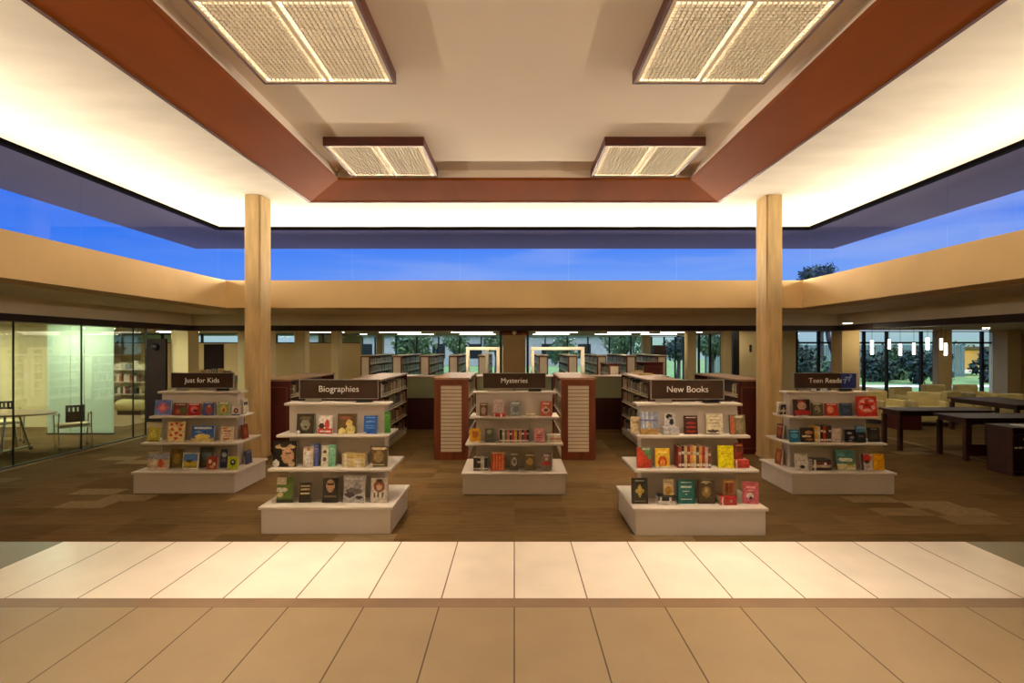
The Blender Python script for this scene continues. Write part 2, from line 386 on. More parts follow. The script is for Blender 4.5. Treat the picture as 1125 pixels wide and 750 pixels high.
# ---------------------------------------------------------------- book maker
def art(u, v, bg, shapes):
    c = bg
    for s in shapes:
        if s[0] == 'e':
            if ((u-s[1])/s[3])**2+((v-s[2])/s[4])**2 <= 1: c = s[5]
        elif s[0] == 'd':
            if abs(u-s[1])/s[3]+abs(v-s[2])/s[4] <= 1: c = s[5]
        elif s[0] <= u <= s[2] and s[1] <= v <= s[3]: c = s[4]
    return c
def book_mesh(w, h, t, bg, shapes=(), spine=None, band=None, mode='face', name='book', nx=18, ny=24):
    """closed hardback: boards + spine (one mesh) and the page block (second mesh).
       local frame: cover faces -y, spine at -x, stands on z=0"""
    spine = spine or bg
    mb = MB(); b = .003
    # front board, painted
    for i in range(nx):
        for j in range(ny):
            u0, u1, v0, v1 = i/nx, (i+1)/nx, j/ny, (j+1)/ny
            mb.quad([(-w/2+w*u0, -t/2, h*v0), (-w/2+w*u1, -t/2, h*v0), (-w/2+w*u1, -t/2, h*v1), (-w/2+w*u0, -t/2, h*v1)], 0, art((u0+u1)/2, (v0+v1)/2, bg, shapes))
    mb.quad([(w/2, -t/2, 0), (w/2, -t/2+b, 0), (w/2, -t/2+b, h), (w/2, -t/2, h)], 0, bg)
    mb.quad([(-w/2, -t/2, h), (w/2, -t/2, h), (w/2, -t/2+b, h), (-w/2, -t/2+b, h)], 0, bg)
    mb.quad([(-w/2, -t/2, 0), (-w/2, -t/2+b, 0), (w/2, -t/2+b, 0), (w/2, -t/2, 0)], 0, bg)
    mb.quad([(-w/2+b, -t/2+b, 0), (-w/2+b, -t/2+b, h), (w/2, -t/2+b, h), (w/2, -t/2+b, 0)], 0, bg)
    mb.box(-w/2, t/2-b, 0, w/2, t/2, h, 0, bg)
    # spine with a label band
    zs = [0, .08*h, .2*h, .62*h, .75*h, h]
    cs = [spine, band or spine, spine, band if (band and random.random() < .4) else spine, spine]
    for k in range(5):
        mb.quad([(-w/2, t/2-b, zs[k]), (-w/2, -t/2, zs[k]), (-w/2, -t/2, zs[k+1]), (-w/2, t/2-b, zs[k+1])], 0, cs[k])
    mb.quad([(-w/2+b, -t/2+b, 0), (-w/2+b, t/2-b, 0), (-w/2+b, t/2-b, h), (-w/2+b, -t/2+b, h)], 0, spine)
    mb.quad([(-w/2, -t/2+b, h), (-w/2+b, -t/2+b, h), (-w/2+b, t/2-b, h), (-w/2, t/2-b, h)], 0, spine)
    pg = MB().box(-w/2+b, -t/2+b, .003, w/2-.004, t/2-b, h-.004)
    if mode == 'spine':      # spine towards -y
        f = lambda p: (-p[1], p[0], p[2])
    elif mode == 'flat':     # lies flat, spine towards -y, long side along x
        f = lambda p: (p[2]-h/2, p[0], p[1]+t/2)
    else: f = lambda p: p
    mb.v = [f(p) for p in mb.v]; pg.v = [f(p) for p in pg.v]
    return mb, pg
def add_book(loc, rot, w, h, t, bg, shapes, label, mode='face', spine=None, band=None, group=None, nx=18, ny=24):
    mb, pg = book_mesh(w, h, t, bg, shapes, spine, band, mode, nx=nx, ny=ny)
    o = mb.build('book', 'print', recalc=False); pg.build('pages', 'pages', o)
    o.location = loc; o.rotation_euler = rot
    tag(o, label, 'book', group); return o

# ---------------------------------------------------------------- pyramid displays
TZ = [.285, .655, 1.0, 1.33]          # base top, lower, upper, top shelf
TW = [1.40, 1.315, 1.22, 1.165]
TD = [.94, .70, .49, .22]
def display(name, cx, cy, sign, what, blue=False, sw=.87):
    e = empty('book_display', (cx, cy, 0), what, 'display stand', 'tiered book displays')
    MB().box(-.675, -.455, 0, .675, .455, .255).build('base', 'display', e, .006)
    MB().box(-.70, -.47, .255, .70, .47, TZ[0]).build('base_top', 'displaytop', e, .006)
    MB().box(-.53, -.09, TZ[0], .53, .09, TZ[3]-.03).build('core_panel', 'display', e, .004)
    for k in (1, 2, 3):
        W, D = TW[k]/2, TD[k]/2
        MB().box(-W, -D, TZ[k]-.03, W, D, TZ[k]).build('shelf', 'displaytop', e, .008)
    s = empty('display_sign', (cx, cy-.02, TZ[3]), sign+' sign: white lettering on a brown panel above its display', 'sign', 'header signs')
    h0, h1 = .045, .25
    sp_ = MB().box(-sw/2, -.01, h0, sw/2, .004, h1).build('sign_panel', 'signbrown', s, .002)
    mb = MB(); q = .008
    mb.box(-sw/2-q, -.014, h0-q, sw/2+q, .008, h0); mb.box(-sw/2-q, -.014, h1, sw/2+q, .008, h1+q)
    mb.box(-sw/2-q, -.014, h0, -sw/2, .008, h1); mb.box(sw/2, -.014, h0, sw/2+q, .008, h1)
    mb.build('sign_frame', 'silver', s)
    for x in (-sw*.33, sw*.33):
        MB().box(x-.09, -.05, 0, x+.09, .05, .008).box(x-.09, -.006, .008, x+.09, .004, h0-q).build('sign_foot', 'silver' if x < 0 else 'black', s, .002)
    cu = bpy.data.curves.new('lettering', 'FONT'); cu.body = sign; cu.size = .098; cu.extrude = .001; cu.align_x = 'CENTER'; cu.align_y = 'CENTER'
    to = bpy.data.objects.new('tmp', cu); C.objects.link(to)
    dg = bpy.context.evaluated_depsgraph_get(); me = bpy.data.meshes.new_from_object(to.evaluated_get(dg)); bpy.data.objects.remove(to)
    me.materials.clear(); me.materials.append(M['white'])
    lo = bpy.data.objects.new('lettering', me); C.objects.link(lo); lo.parent = sp_; lo.location = (0, -.0125, (h0+h1)/2); lo.rotation_euler = (PI/2, 0, 0)
    if blue:
        ba = MB().box(.22, -.0115, h0, sw/2, -.0105, h1).build('blue_artwork', 'signblue', s)
        mb = MB()
        for (x, z) in ((.27, .16), (.33, .19)):
            mb.tube([(x, -.0125, z-.05), (x+.02, -.0125, z+.02)], .008, 5); mb.tube([(x-.03, -.0125, z), (x+.045, -.0125, z+.012)], .005, 5); mb.tube([(x+.022, -.0125, z+.03), (x+.025, -.0125, z+.045)], .012, 6)
        mb.build('dancing_figures', 'signpale', ba)
    return dict(cx=cx, cy=cy)
DS = {
 'bio': display('b', -1.965, 6.145, 'Biographies', 'grey tiered book display carrying the Biographies sign, front left'),
 'new': display('n', 1.925, 6.10, 'New Books', 'grey tiered book display carrying the New Books sign, front right', sw=.80),
 'kid': display('k', -4.40, 7.73, 'Just for Kids', 'grey tiered book display carrying the Just for Kids sign, rear left'),
 'teen': display('t', 4.355, 7.68, 'Teen Reads', 'grey tiered book display carrying the Teen Reads sign, rear right', blue=True),
 'mys': display('m', 0.0, 7.67, 'Mysteries', 'grey tiered book display carrying the Mysteries sign, in the centre'),
}
SN = {'bio': 'Biographies', 'new': 'New Books', 'kid': 'Just for Kids', 'teen': 'Teen Reads', 'mys': 'Mysteries'}
TN = {0: 'base', 1: 'lower shelf', 2: 'upper shelf'}
# tier y of the books' foot, measured from the display's front edge towards the back
INS = {0: .17, 1: .10, 2: .075}
def fb(d, tier, x0, x1, yt, label, bg, shapes=(), dep=0, t=.028, lean=.13, zup=0, rz=0, h=None, yb=None):
    """a face-out book given by the pixel span it has in the photo"""
    q = DS[d]; D = q['cy']-TD[tier]/2+INS[tier]+dep
    w = (x1-x0)*D/F
    z = TZ[tier]+zup
    if h is None: h = max(.1, wz(yt, D)-z)
    h = h/math.cos(lean)
    add_book(((x0+x1)/2*D/F-CX*D/F, D, z+.001+t/2*math.sin(lean)), (-lean, 0, rz), w, h, t, bg, shapes, label)
def row(d, tier, x0, x1, cols, hts, group, noun, dep=0):
    q = DS[d]; D = q['cy']-TD[tier]/2+INS[tier]+dep; xa = wx(x0, D); n_ = len(cols); t = (wx(x1, D)-xa)/n_
    for i, (c, nm) in enumerate(cols):
        h = hts[i % len(hts)]*.235
        ord_ = ['first', 'second', 'third', 'fourth', 'fifth', 'sixth', 'seventh', 'eighth', 'ninth', 'tenth', 'eleventh', 'twelfth'][i]
        add_book((xa+t*(i+.5), D+.07, TZ[tier]+.001), (0, 0, 0), .15, h, t*.94, c, (), '%s spine, %s from the left in the %s' % (nm, ord_, noun), 'spine', band=(235, 228, 212), group=group, nx=1, ny=1)
def stack(d, tier, x0, x1, items, where, dep=.0, t=.03, zup=0):
    q = DS[d]; D = q['cy']-TD[tier]/2+INS[tier]+dep; z = TZ[tier]+.001+zup
    nn = len(items)
    for i, (c, nm) in enumerate(items):
        h = (x1-x0)*D/F*(1-.04*(i % 2)); pos = 'only book' if nn == 1 else ['bottom book', 'second book up', 'third book up', 'fourth book up'][i] if i < nn-1 else 'top book'
        add_book((wx((x0+x1)/2, D), D+.065-(.02 if tier == 2 else 0), z), (0, 0, .03*(-1)**i), .145 if tier < 2 else .12, h, t-.001, c, (), '%s, %s of the flat pile %s' % (nm, pos, where), 'flat', band=(238, 232, 220), group='flat piled books '+where, nx=1, ny=1)
        z += t
    return z
K = (20, 18, 18); W_ = (236, 230, 220); CRM = (226, 208, 160)
def lines(c, us=.15, ue=.85, vs=(.86, .78)): return [(us, v, ue, v+.05, c) for v in vs]
# Biographies
fb('bio', 2, 326, 345, 455, 'dark olive book with a pale grey face, leftmost on the Biographies upper shelf', (58, 50, 34), [('e', .5, .45, .26, .3, (150, 146, 122)), ('e', .5, .78, .35, .1, (100, 90, 60)), (.42, .3, .6, .36, (50, 44, 36)), ('e', .1, .08, .1, .08, W_)])
fb('bio', 2, 350, 365.3, 457, 'white and red book with a red figure on the Biographies upper shelf', (236, 226, 214), [('e', .22, .42, .2, .16, (60, 24, 24)), ('e', .62, .5, .17, .28, (206, 62, 52)), (0, 0, 1, .3, (196, 70, 58)), (.1, .1, .9, .16, W_)])
fb('bio', 2, 370.7, 391.7, 455, 'brown book with yellow dressed figures on the Biographies upper shelf', (92, 70, 38), [('e', .62, .5, .17, .2, (224, 192, 110)), ('e', .7, .2, .25, .25, (214, 196, 116)), ('e', .25, .12, .22, .16, (226, 208, 130)), ('e', .4, .8, .3, .08, (150, 80, 60))])
fb('bio', 2, 399.7, 414, 457, 'bright blue book on the Biographies upper shelf', (34, 92, 176), lines((120, 170, 224), vs=(.88, .64, .4, .3))+[(.0, .0, .2, .1, W_)])
fb('bio', 2, 422.5, 429, 452, 'narrow green book at the right end of the Biographies upper shelf', (70, 138, 52), [(.1, .8, .9, .86, (130, 170, 90))], dep=.06, lean=.02)
fb('bio', 1, 300, 325.6, 485, 'large sepia book with a man in a hat on the Biographies lower shelf', (26, 22, 18), [('e', .62, .42, .26, .3, (196, 150, 112)), ('e', .5, .78, .42, .1, (208, 176, 130)), ('e', .45, .86, .2, .1, (40, 30, 24)), (.5, .5, .8, .56, (50, 30, 22)), ('e', .14, .14, .14, .14, W_), ('e', .8, .12, .14, .12, (190, 160, 126))])
fb('bio', 1, 333, 344, 491, 'pale book with a figure in white, in front of a blue book, Biographies lower shelf', (206, 186, 160), [('e', .5, .45, .3, .4, (226, 220, 210)), ('e', .5, .88, .14, .1, (170, 120, 90))], dep=-.02)
fb('bio', 1, 341, 350.5, 488, 'slate blue book behind the white figure book, Biographies lower shelf', (86, 96, 152), lines((150, 160, 200), vs=(.86, .74)), dep=.025)
fb('bio', 1, 353, 360.5, 490, 'white book with small dark pictures left of the mint book, Biographies lower shelf', (218, 212, 190), [('e', .5, .7, .3, .08, (90, 70, 60)), ('e', .5, .35, .3, .1, (110, 90, 80))])
fb('bio', 1, 361, 368.5, 489, 'mint green book on the Biographies lower shelf', (120, 178, 142), lines((190, 216, 190), vs=(.8,)))
stack('bio', 1, 375.7, 401.6, [((220, 196, 130), 'gold and cream book'), ((232, 212, 160), 'cream book'), ((206, 178, 110), 'gold book')], 'on the Biographies lower shelf', dep=-.02, t=.048)
fb('bio', 1, 406.4, 425.6, 491, 'brown antique looking book with a hat, right end of the Biographies lower shelf', (84, 66, 40), [('e', .5, .9, .45, .07, (226, 206, 160)), ('e', .5, .5, .3, .3, (140, 114, 70)), (.15, .08, .85, .14, (196, 180, 130)), ('e', .08, .1, .1, .1, W_)])
fb('bio', 0, 304, 322.4, 525, 'green book with a white shape, leftmost on the Biographies base', (96, 118, 54), [(0, .72, .55, 1, (220, 206, 176)), ('e', .3, .5, .35, .1, (232, 226, 210)), ('e', .2, .3, .2, .1, (210, 190, 150)), (0, 0, 1, .14, (50, 50, 30))])
fb('bio', 0, 328.8, 341.6, 531, 'small dark book with cream bands on the Biographies base', (52, 44, 34), [(.1, .62, .9, .72, (216, 196, 150)), (.1, .4, .9, .48, (226, 212, 176)), (.1, .8, .9, .86, (180, 160, 120))], rz=.08)
fb('bio', 0, 354.4, 371.2, 526, 'dark book with a lit face on the Biographies base', (40, 34, 28), [('e', .5, .68, .27, .26, (186, 146, 110)), (.3, .72, .7, .78, (60, 44, 34)), (.1, .2, .9, .28, (110, 96, 70))], rz=.05)
fb('bio', 0, 376.8, 401, 523, 'large grey and white sketch cover book on the Biographies base', (196, 192, 190), [('e', .5, .42, .38, .12, (110, 100, 100)), ('e', .3, .28, .24, .1, (70, 60, 60)), ('e', .65, .6, .2, .1, (150, 144, 144)), (.1, .85, .9, .93, (226, 222, 220)), ('e', .75, .2, .18, .06, (60, 50, 50))], rz=-.12)
fb('bio', 0, 407.5, 425.3, 526, 'white book with a red and brown photo, rightmost on the Biographies base', (232, 222, 206), [('e', .5, .66, .36, .24, (150, 84, 64)), ('e', .5, .62, .18, .12, (206, 170, 140)), ('e', .5, .9, .2, .06, (60, 50, 46)), (.15, .22, .25, .4, (120, 110, 100)), (.4, .22, .5, .4, (120, 110, 100)), (.65, .22, .75, .4, (120, 110, 100))])
# New Books
fb('new', 2, 693, 703, 458, 'small cream book, leftmost on the New Books upper shelf', (216, 194, 148), [(.15, .6, .85, .7, (180, 150, 110))], dep=.05)
fb('new', 2, 703.5, 723, 453, 'blue striped book with a gold foot on the New Books upper shelf', (150, 158, 178), [(.1, .3, .2, 1, (200, 206, 216)), (.35, .3, .45, 1, (204, 208, 214)), (.6, .3, .7, 1, (196, 200, 214)), (.0, .6, 1, .66, (120, 120, 160)), (0, 0, 1, .26, (196, 156, 90)), (.42, .2, .55, .55, (220, 190, 120))])
zz = stack('new', 2, 728.6, 746, [(W_, 'white book'), ((224, 220, 226), 'white and violet book')], 'on the New Books upper shelf', dep=-.05, t=.042)
fb('new', 2, 730, 741.5, 454, 'black and white photo book standing on a pile, New Books upper shelf', (232, 228, 224), [('e', .4, .75, .3, .2, K), ('e', .65, .35, .2, .25, (40, 36, 40)), ('e', .5, .62, .15, .1, (210, 204, 200))], dep=.0, zup=.086, lean=.05)
fb('new', 2, 752, 766.4, 457, 'dark book with red scribbles on the New Books upper shelf', (58, 22, 22), [(.1, .86, .9, .93, W_), ('e', .5, .6, .38, .06, (160, 50, 40)), ('e', .5, .38, .38, .06, (176, 60, 50)), ('e', .5, .16, .38, .06, (170, 50, 40))])
fb('new', 2, 776, 794, 455, 'cream book with faint grey lettering on the New Books upper shelf', (226, 212, 176), lines((190, 178, 146), vs=(.84, .68, .52, .36))+[('e', .4, .16, .36, .07, (60, 50, 40)), (0, 0, .8, .06, (50, 44, 36))])
fb('new', 2, 802, 819, 456, 'olive and orange book, rightmost on the New Books upper shelf', (120, 104, 72), [(0, 0, .3, .9, (190, 100, 66)), ('e', .6, .9, .3, .06, (210, 206, 190)), ('e', .6, .4, .24, .3, (146, 130, 96))], rz=.06)
fb('new', 1, 700, 715.6, 492, 'red book with a green corner, leftmost on the New Books lower shelf', (186, 60, 44), [(.3, .4, 1, 1, (96, 140, 82)), ('d', .3, .45, .5, .45, (196, 66, 46)), (.4, .88, .9, .94, W_)])
fb('new', 1, 720, 735.6, 493, 'yellow book with a red arch on the New Books lower shelf', (232, 190, 54), [('e', .5, .3, .32, .3, (196, 70, 40)), ('e', .5, .24, .18, .2, (232, 150, 60)), (.15, .74, .85, .84, (246, 220, 120)), (0, 0, 1, .08, (236, 220, 180))])
SP = [((176, 66, 54), 'red'), ((74, 44, 38), 'dark brown'), ((214, 196, 150), 'cream'), ((158, 56, 44), 'brick red'), ((222, 158, 82), 'orange'), ((230, 200, 120), 'pale yellow'), ((96, 76, 66), 'grey brown'), ((222, 170, 96), 'tan orange'), ((170, 58, 50), 'crimson'), ((206, 190, 160), 'beige'), ((120, 60, 50), 'maroon')]
row('new', 1, 745, 781, SP, [.96, 1, .97, .98, 1, .99, .95, 1, .98, .94, .9], 'upright books in the middle of the New Books lower shelf', 'row on the New Books lower shelf', dep=0)
fb('new', 1, 789, 806, 490, 'bright yellow book on the New Books lower shelf', (240, 222, 20), [(.15, .62, .85, .68, (190, 170, 40)), (.2, .72, .8, .76, (200, 180, 30))], rz=-.06)
zz = stack('new', 1, 806.5, 823, [((186, 58, 48), 'red book'), ((200, 70, 56), 'bright red book')], 'on the New Books lower shelf', t=.042)
fb('new', 1, 806.5, 816, 487, 'red and brown book standing on the red pile, New Books lower shelf', (162, 60, 46), [('e', .5, .6, .3, .2, (100, 60, 44)), (.1, .85, .9, .92, (210, 150, 120))], dep=.05, zup=.086, lean=.03)
fb('new', 0, 694, 712, 526, 'charcoal book with a gold cross emblem, leftmost on the New Books base', (54, 50, 42), [('e', .5, .5, .12, .24, (206, 180, 96)), ('e', .5, .5, .28, .1, (206, 180, 96)), (.25, .88, .75, .93, (170, 164, 140)), (.15, .08, .85, .12, (120, 112, 90))])
zz = stack('new', 0, 723, 743, [(W_, 'white book'), (K, 'black book')], 'under the gold book, New Books base', t=.045, dep=-.05)
fb('new', 0, 729, 739.6, 526.5, 'small cream and gold book standing on a pile, New Books base', (226, 206, 160), [('e', .5, .3, .36, .28, (196, 146, 52)), (.2, .8, .8, .86, (180, 150, 110))], zup=.092, lean=.03)
fb('new', 0, 745, 763, 528, 'teal book with white lettering on the New Books base', (34, 112, 106), lines((216, 224, 210), .14, .86, (.86, .68))+[(.3, .5, .7, .56, (216, 224, 210)), (.46, .36, .54, .4, (216, 224, 210)), (.14, .16, .86, .22, (216, 224, 210))])
fb('new', 0, 767.6, 785, 528, 'brown book with a golden globe on the New Books base', (74, 58, 38), [('e', .5, .5, .28, .24, (134, 110, 66)), ('e', .5, .55, .12, .1, (180, 156, 96)), ('e', .5, .9, .34, .05, (210, 196, 160)), (0, 0, 1, .1, (60, 30, 24))])
zz = stack('new', 0, 791, 809, [((196, 50, 44), 'red book'), ((206, 62, 50), 'light red book'), ((190, 46, 40), 'deep red book')], 'on the New Books base right', t=.03, dep=-.05)
fb('new', 0, 794, 807, 527, 'brown and orange figure book standing on the red pile, New Books base', (160, 110, 60), [('e', .3, .5, .14, .4, (92, 50, 30)), ('e', .66, .45, .14, .38, (150, 54, 34)), (.1, .84, .9, .92, (226, 190, 110))], zup=.093, lean=.03)
fb('new', 0, 816.5, 833, 530, 'pink book tilted sideways, rightmost on the New Books base', (218, 108, 120), [('e', .45, .36, .22, .14, (236, 226, 216)), ('e', .5, .26, .12, .06, (60, 40, 44)), (.2, .72, .8, .78, (246, 180, 180)), (.3, .6, .7, .64, (246, 190, 190))], rz=-.15)
# Just for Kids
fb('kid', 2, 170, 188, 439.6, 'light blue book with a pink diamond, leftmost on the Just for Kids upper shelf', (104, 120, 180), [('d', .5, .5, .4, .36, (206, 96, 116)), ('d', .5, .5, .2, .18, (226, 150, 130)), (0, 0, 1, .06, (190, 170, 170))])
fb('kid', 2, 191, 205, 443, 'dark red and green book on the Just for Kids upper shelf', (120, 42, 36), [('e', .7, .4, .3, .3, (86, 96, 50)), ('e', .35, .3, .2, .2, (176, 90, 60)), (.1, .84, .9, .92, (206, 180, 150))])
fb('kid', 2, 207, 220, 443.5, 'red book with a pink swirl on the Just for Kids upper shelf', (176, 34, 40), [('e', .5, .5, .3, .3, (220, 110, 110)), ('e', .6, .4, .2, .1, (80, 20, 24)), (.1, .86, .9, .94, (226, 200, 190))])
fb('kid', 2, 223, 235.4, 442, 'blue book with a red figure on the Just for Kids upper shelf', (72, 80, 130), [('e', .55, .45, .3, .35, (170, 76, 66)), ('e', .55, .7, .14, .1, (216, 170, 140)), (.1, .9, .9, .96, (206, 200, 190))])
fb('kid', 2, 239.6, 252.4, 442, 'pale green book with a yellow figure on the Just for Kids upper shelf', (150, 164, 104), [('e', .5, .45, .25, .3, (226, 186, 76)), ('e', .5, .4, .12, .14, (180, 80, 50)), (.1, .86, .9, .94, (224, 220, 190))])
fb('kid', 2, 255, 264, 446, 'small white book with a dark portrait, right end of the Just for Kids upper shelf', (226, 216, 206), [('e', .5, .5, .3, .3, (120, 56, 46)), ('e', .5, .5, .14, .16, (206, 160, 130)), (0, 0, 1, .12, (60, 80, 120))])
fb('kid', 1, 163, 175, 470, 'yellow green book, leftmost on the Just for Kids lower shelf', (186, 172, 60), [('e', .5, .5, .3, .3, (206, 200, 100)), (0, 0, 1, .1, (120, 110, 40))])
fb('kid', 1, 184.4, 202.4, 463.5, 'cream book scattered with red flowers on the Just for Kids lower shelf', (230, 204, 140), [('e', x, y, .11, .07, (206, 66, 40)) for x, y in ((.2, .85), (.5, .9), (.8, .82), (.25, .6), (.72, .62), (.2, .3), (.5, .42), (.8, .32), (.5, .15))])
fb('kid', 1, 210.4, 235, 468, 'wide blue book with a yellow scene on the Just for Kids lower shelf', (60, 104, 178), [(0, 0, 1, .2, (222, 196, 120)), ('e', .5, .32, .34, .16, (232, 206, 110)), (.12, .8, .88, .9, (226, 226, 220)), ('e', .3, .6, .14, .07, (140, 180, 214))])
fb('kid', 1, 242.4, 256, 469, 'cream book with red lettering on the Just for Kids lower shelf', (234, 214, 180), [(.15, .84, .5, .9, (196, 80, 60)), (.2, .68, .85, .74, (206, 90, 70)), (.15, .5, .8, .56, (200, 84, 60)), (.25, .32, .85, .38, (206, 90, 70)), (.2, .14, .7, .2, (190, 84, 66))])
fb('kid', 0, 162.4, 185, 497, 'pastel tan picture book, leftmost on the Just for Kids base', (196, 170, 136), [(0, .6, 1, .9, (160, 164, 170)), ('e', .62, .34, .14, .24, (206, 90, 50)), ('e', .3, .4, .2, .2, (216, 200, 176)), (0, 0, 1, .1, (226, 206, 180))])
fb('kid', 0, 188, 200.6, 494, 'olive gold book behind the white bordered book, Just for Kids base', (130, 106, 40), [('e', .5, .5, .3, .3, (170, 140, 60))], dep=.1)
fb('kid', 0, 201, 217.6, 497.7, 'white bordered picture book with a blue sky and yellow field, Just for Kids base', (236, 230, 218), [(.08, .08, .92, .92, (90, 140, 200)), (.08, .08, .92, .5, (206, 176, 60)), ('e', .4, .5, .2, .1, (80, 80, 50)), (.08, .08, .92, .2, (150, 140, 60))])
fb('kid', 0, 219, 235, 492, 'dim teal book at the back of the Just for Kids base', (104, 104, 92), [('e', .5, .6, .36, .2, (110, 136, 140)), (.1, .1, .9, .2, (140, 110, 70))], dep=.14)
fb('kid', 0, 227.4, 239, 501.6, 'small red and cream book with figures on the Just for Kids base', (150, 60, 44), [('e', .3, .6, .16, .16, (226, 190, 150)), ('e', .7, .4, .16, .16, (216, 180, 140)), ('e', .5, .2, .2, .1, (210, 170, 130))])
fb('kid', 0, 242, 250, 494, 'dark blue book behind the lime book, Just for Kids base', (66, 70, 104), [('e', .5, .7, .36, .14, (190, 190, 200)), ('e', .5, .4, .36, .12, (120, 110, 140))], dep=.1)
fb('kid', 0, 250, 261.6, 502, 'small lime book with a dark round shape, rightmost on the Just for Kids base', (186, 196, 50), [('e', .5, .55, .26, .24, (30, 44, 40)), ('e', .5, .58, .1, .08, (220, 224, 200))])
def side_book(x, y, z, w, h, sgn, bg, shapes, label):
    add_book((x, y, z+.003), (-.1, 0, sgn*PI/2), w, h, .026, bg, shapes, label)
side_book(-4.40+.575, 7.78, TZ[2], .15, .21, 1, (226, 216, 196), [(.1, .6, .9, .8, (60, 50, 60))], 'white book facing right on the side of the Just for Kids upper shelf')
side_book(-4.40+.60, 7.72, TZ[1], .15, .2, 1, (120, 46, 34), [('e', .5, .5, .3, .3, (170, 90, 50))], 'red brown book facing right on the side of the Just for Kids lower shelf')
side_book(-4.40+.61, 7.80, TZ[0], .16, .19, 1, (60, 62, 94), [(.1, .8, .9, .9, (110, 110, 140))], 'dark blue book facing right on the side of the Just for Kids base')
# Teen Reads
zz = 0
fb('teen', 2, 872.4, 890, 439, 'dark book with a face above red, leftmost on the Teen Reads upper shelf', (50, 30, 28), [('e', .5, .6, .28, .24, (190, 146, 120)), ('e', .5, .9, .3, .08, (150, 60, 50)), (0, .08, 1, .32, (186, 40, 34)), (.1, .0, .9, .06, W_)])
fb('teen', 2, 892.4, 904, 443, 'grey olive book on the Teen Reads upper shelf', (100, 90, 66), [('e', .5, .5, .3, .3, (150, 140, 110)), (.1, .86, .9, .94, (214, 206, 180)), (.3, .3, .5, .4, (60, 50, 40))])
fb('teen', 2, 907.4, 920.4, 443.5, 'red book with a pale face on the Teen Reads upper shelf', (190, 46, 36), [('e', .36, .5, .26, .3, (226, 150, 120)), (.1, .88, .9, .94, (226, 190, 170))])
fb('teen', 2, 923.4, 936, 443, 'dark blue book on the Teen Reads upper shelf', (48, 62, 84), [(.1, .86, .9, .92, (150, 160, 176)), ('e', .5, .4, .3, .2, (70, 90, 120))])
fb('teen', 2, 942, 963.6, 435.6, 'large bright red starburst book overhanging the Teen Reads upper shelf', (214, 50, 34), [('e', .5, .55, .44, .4, (232, 120, 90)), ('e', .5, .55, .34, .3, (206, 44, 30)), ('e', .3, .75, .12, .08, (240, 200, 190)), ('e', .7, .78, .12, .08, (240, 196, 186)), ('e', .2, .45, .1, .1, (240, 200, 190)), ('e', .8, .45, .1, .1, (240, 200, 190)), ('e', .5, .3, .2, .06, (240, 200, 190)), ('e', .5, .56, .12, .06, (110, 20, 20))], dep=-.045)
fb('teen', 1, 867.4, 878.4, 472, 'blue book, leftmost on the Teen Reads lower shelf', (40, 110, 150), [('e', .5, .5, .36, .2, (90, 160, 190)), (.1, .8, .9, .88, (160, 200, 216))])
fb('teen', 1, 880, 894.4, 470, 'black book with an orange picture on the Teen Reads lower shelf', (34, 24, 22), [('e', .6, .66, .3, .12, (190, 130, 90)), ('e', .4, .4, .36, .08, (226, 200, 170)), ('e', .6, .18, .3, .08, (170, 110, 50))])
row('teen', 1, 895, 913, [((226, 178, 60), 'yellow'), ((222, 206, 170), 'cream'), (K, 'black'), ((180, 60, 40), 'red'), ((70, 40, 30), 'brown'), ((40, 36, 44), 'charcoal')], [.92, .9, .95, .9, .93, .95], 'upright books in the middle of the Teen Reads lower shelf', 'row on the Teen Reads lower shelf')
fb('teen', 1, 913.6, 923.4, 471, 'pinkish white book on the Teen Reads lower shelf', (216, 196, 180), [(.2, .2, .8, .26, (190, 160, 150))], lean=.04)
fb('teen', 1, 929, 940, 472, 'black book with white marks on the Teen Reads lower shelf', (30, 26, 30), [('e', .4, .7, .26, .08, (200, 196, 196)), ('e', .6, .36, .24, .1, (150, 140, 150)), (.3, .1, .6, .16, (190, 186, 190))])
fb('teen', 1, 941, 951, 475, 'small black book in front of a blue book, Teen Reads lower shelf', (36, 32, 38), [('e', .5, .6, .3, .12, (110, 100, 110))], dep=-.03)
fb('teen', 1, 940.5, 951, 468, 'light blue book behind a small black book, Teen Reads lower shelf', (80, 130, 156), [(.1, .84, .9, .94, (150, 190, 206))], dep=.03)
fb('teen', 1, 954, 966.4, 470, 'near black book, rightmost on the Teen Reads lower shelf', (40, 38, 36), [(.2, .86, .8, .92, (150, 146, 140)), ('e', .5, .4, .3, .2, (60, 58, 56))])
fb('teen', 0, 874, 887.6, 498.5, 'white book with a small dark emblem on the Teen Reads base', (232, 224, 214), [('e', .55, .2, .2, .1, (50, 44, 50)), (.2, .6, .8, .64, (190, 184, 176)), (.2, .72, .8, .76, (190, 184, 176))])
stack('teen', 0, 892, 913, [((70, 40, 40), 'dark brown book'), ((196, 180, 160), 'pale book'), ((110, 44, 50), 'maroon book'), ((60, 56, 60), 'charcoal book')], 'on the Teen Reads base', t=.036)
fb('teen', 0, 920.6, 940, 496, 'teal and white picture book lying back on the Teen Reads base', (60, 130, 116), [(0, 0, 1, .3, (216, 206, 150)), ('e', .5, .5, .4, .1, (226, 226, 200)), ('e', .3, .75, .2, .1, (90, 160, 150)), ('e', .7, .3, .2, .1, (130, 140, 70))], lean=.35, rz=-.12)
fb('teen', 0, 946, 958.6, 499, 'red, black and white figure book on the Teen Reads base', (200, 190, 180), [('e', .5, .72, .4, .26, (206, 48, 34)), ('e', .5, .5, .2, .14, (50, 30, 30)), ('e', .5, .26, .3, .16, (180, 160, 150)), (0, 0, .2, 1, (60, 50, 50))])
fb('teen', 0, 959.4, 971.4, 499, 'plain yellow orange book, rightmost on the Teen Reads base', (232, 168, 26), [('e', .5, .5, .08, .16, (206, 140, 20))])
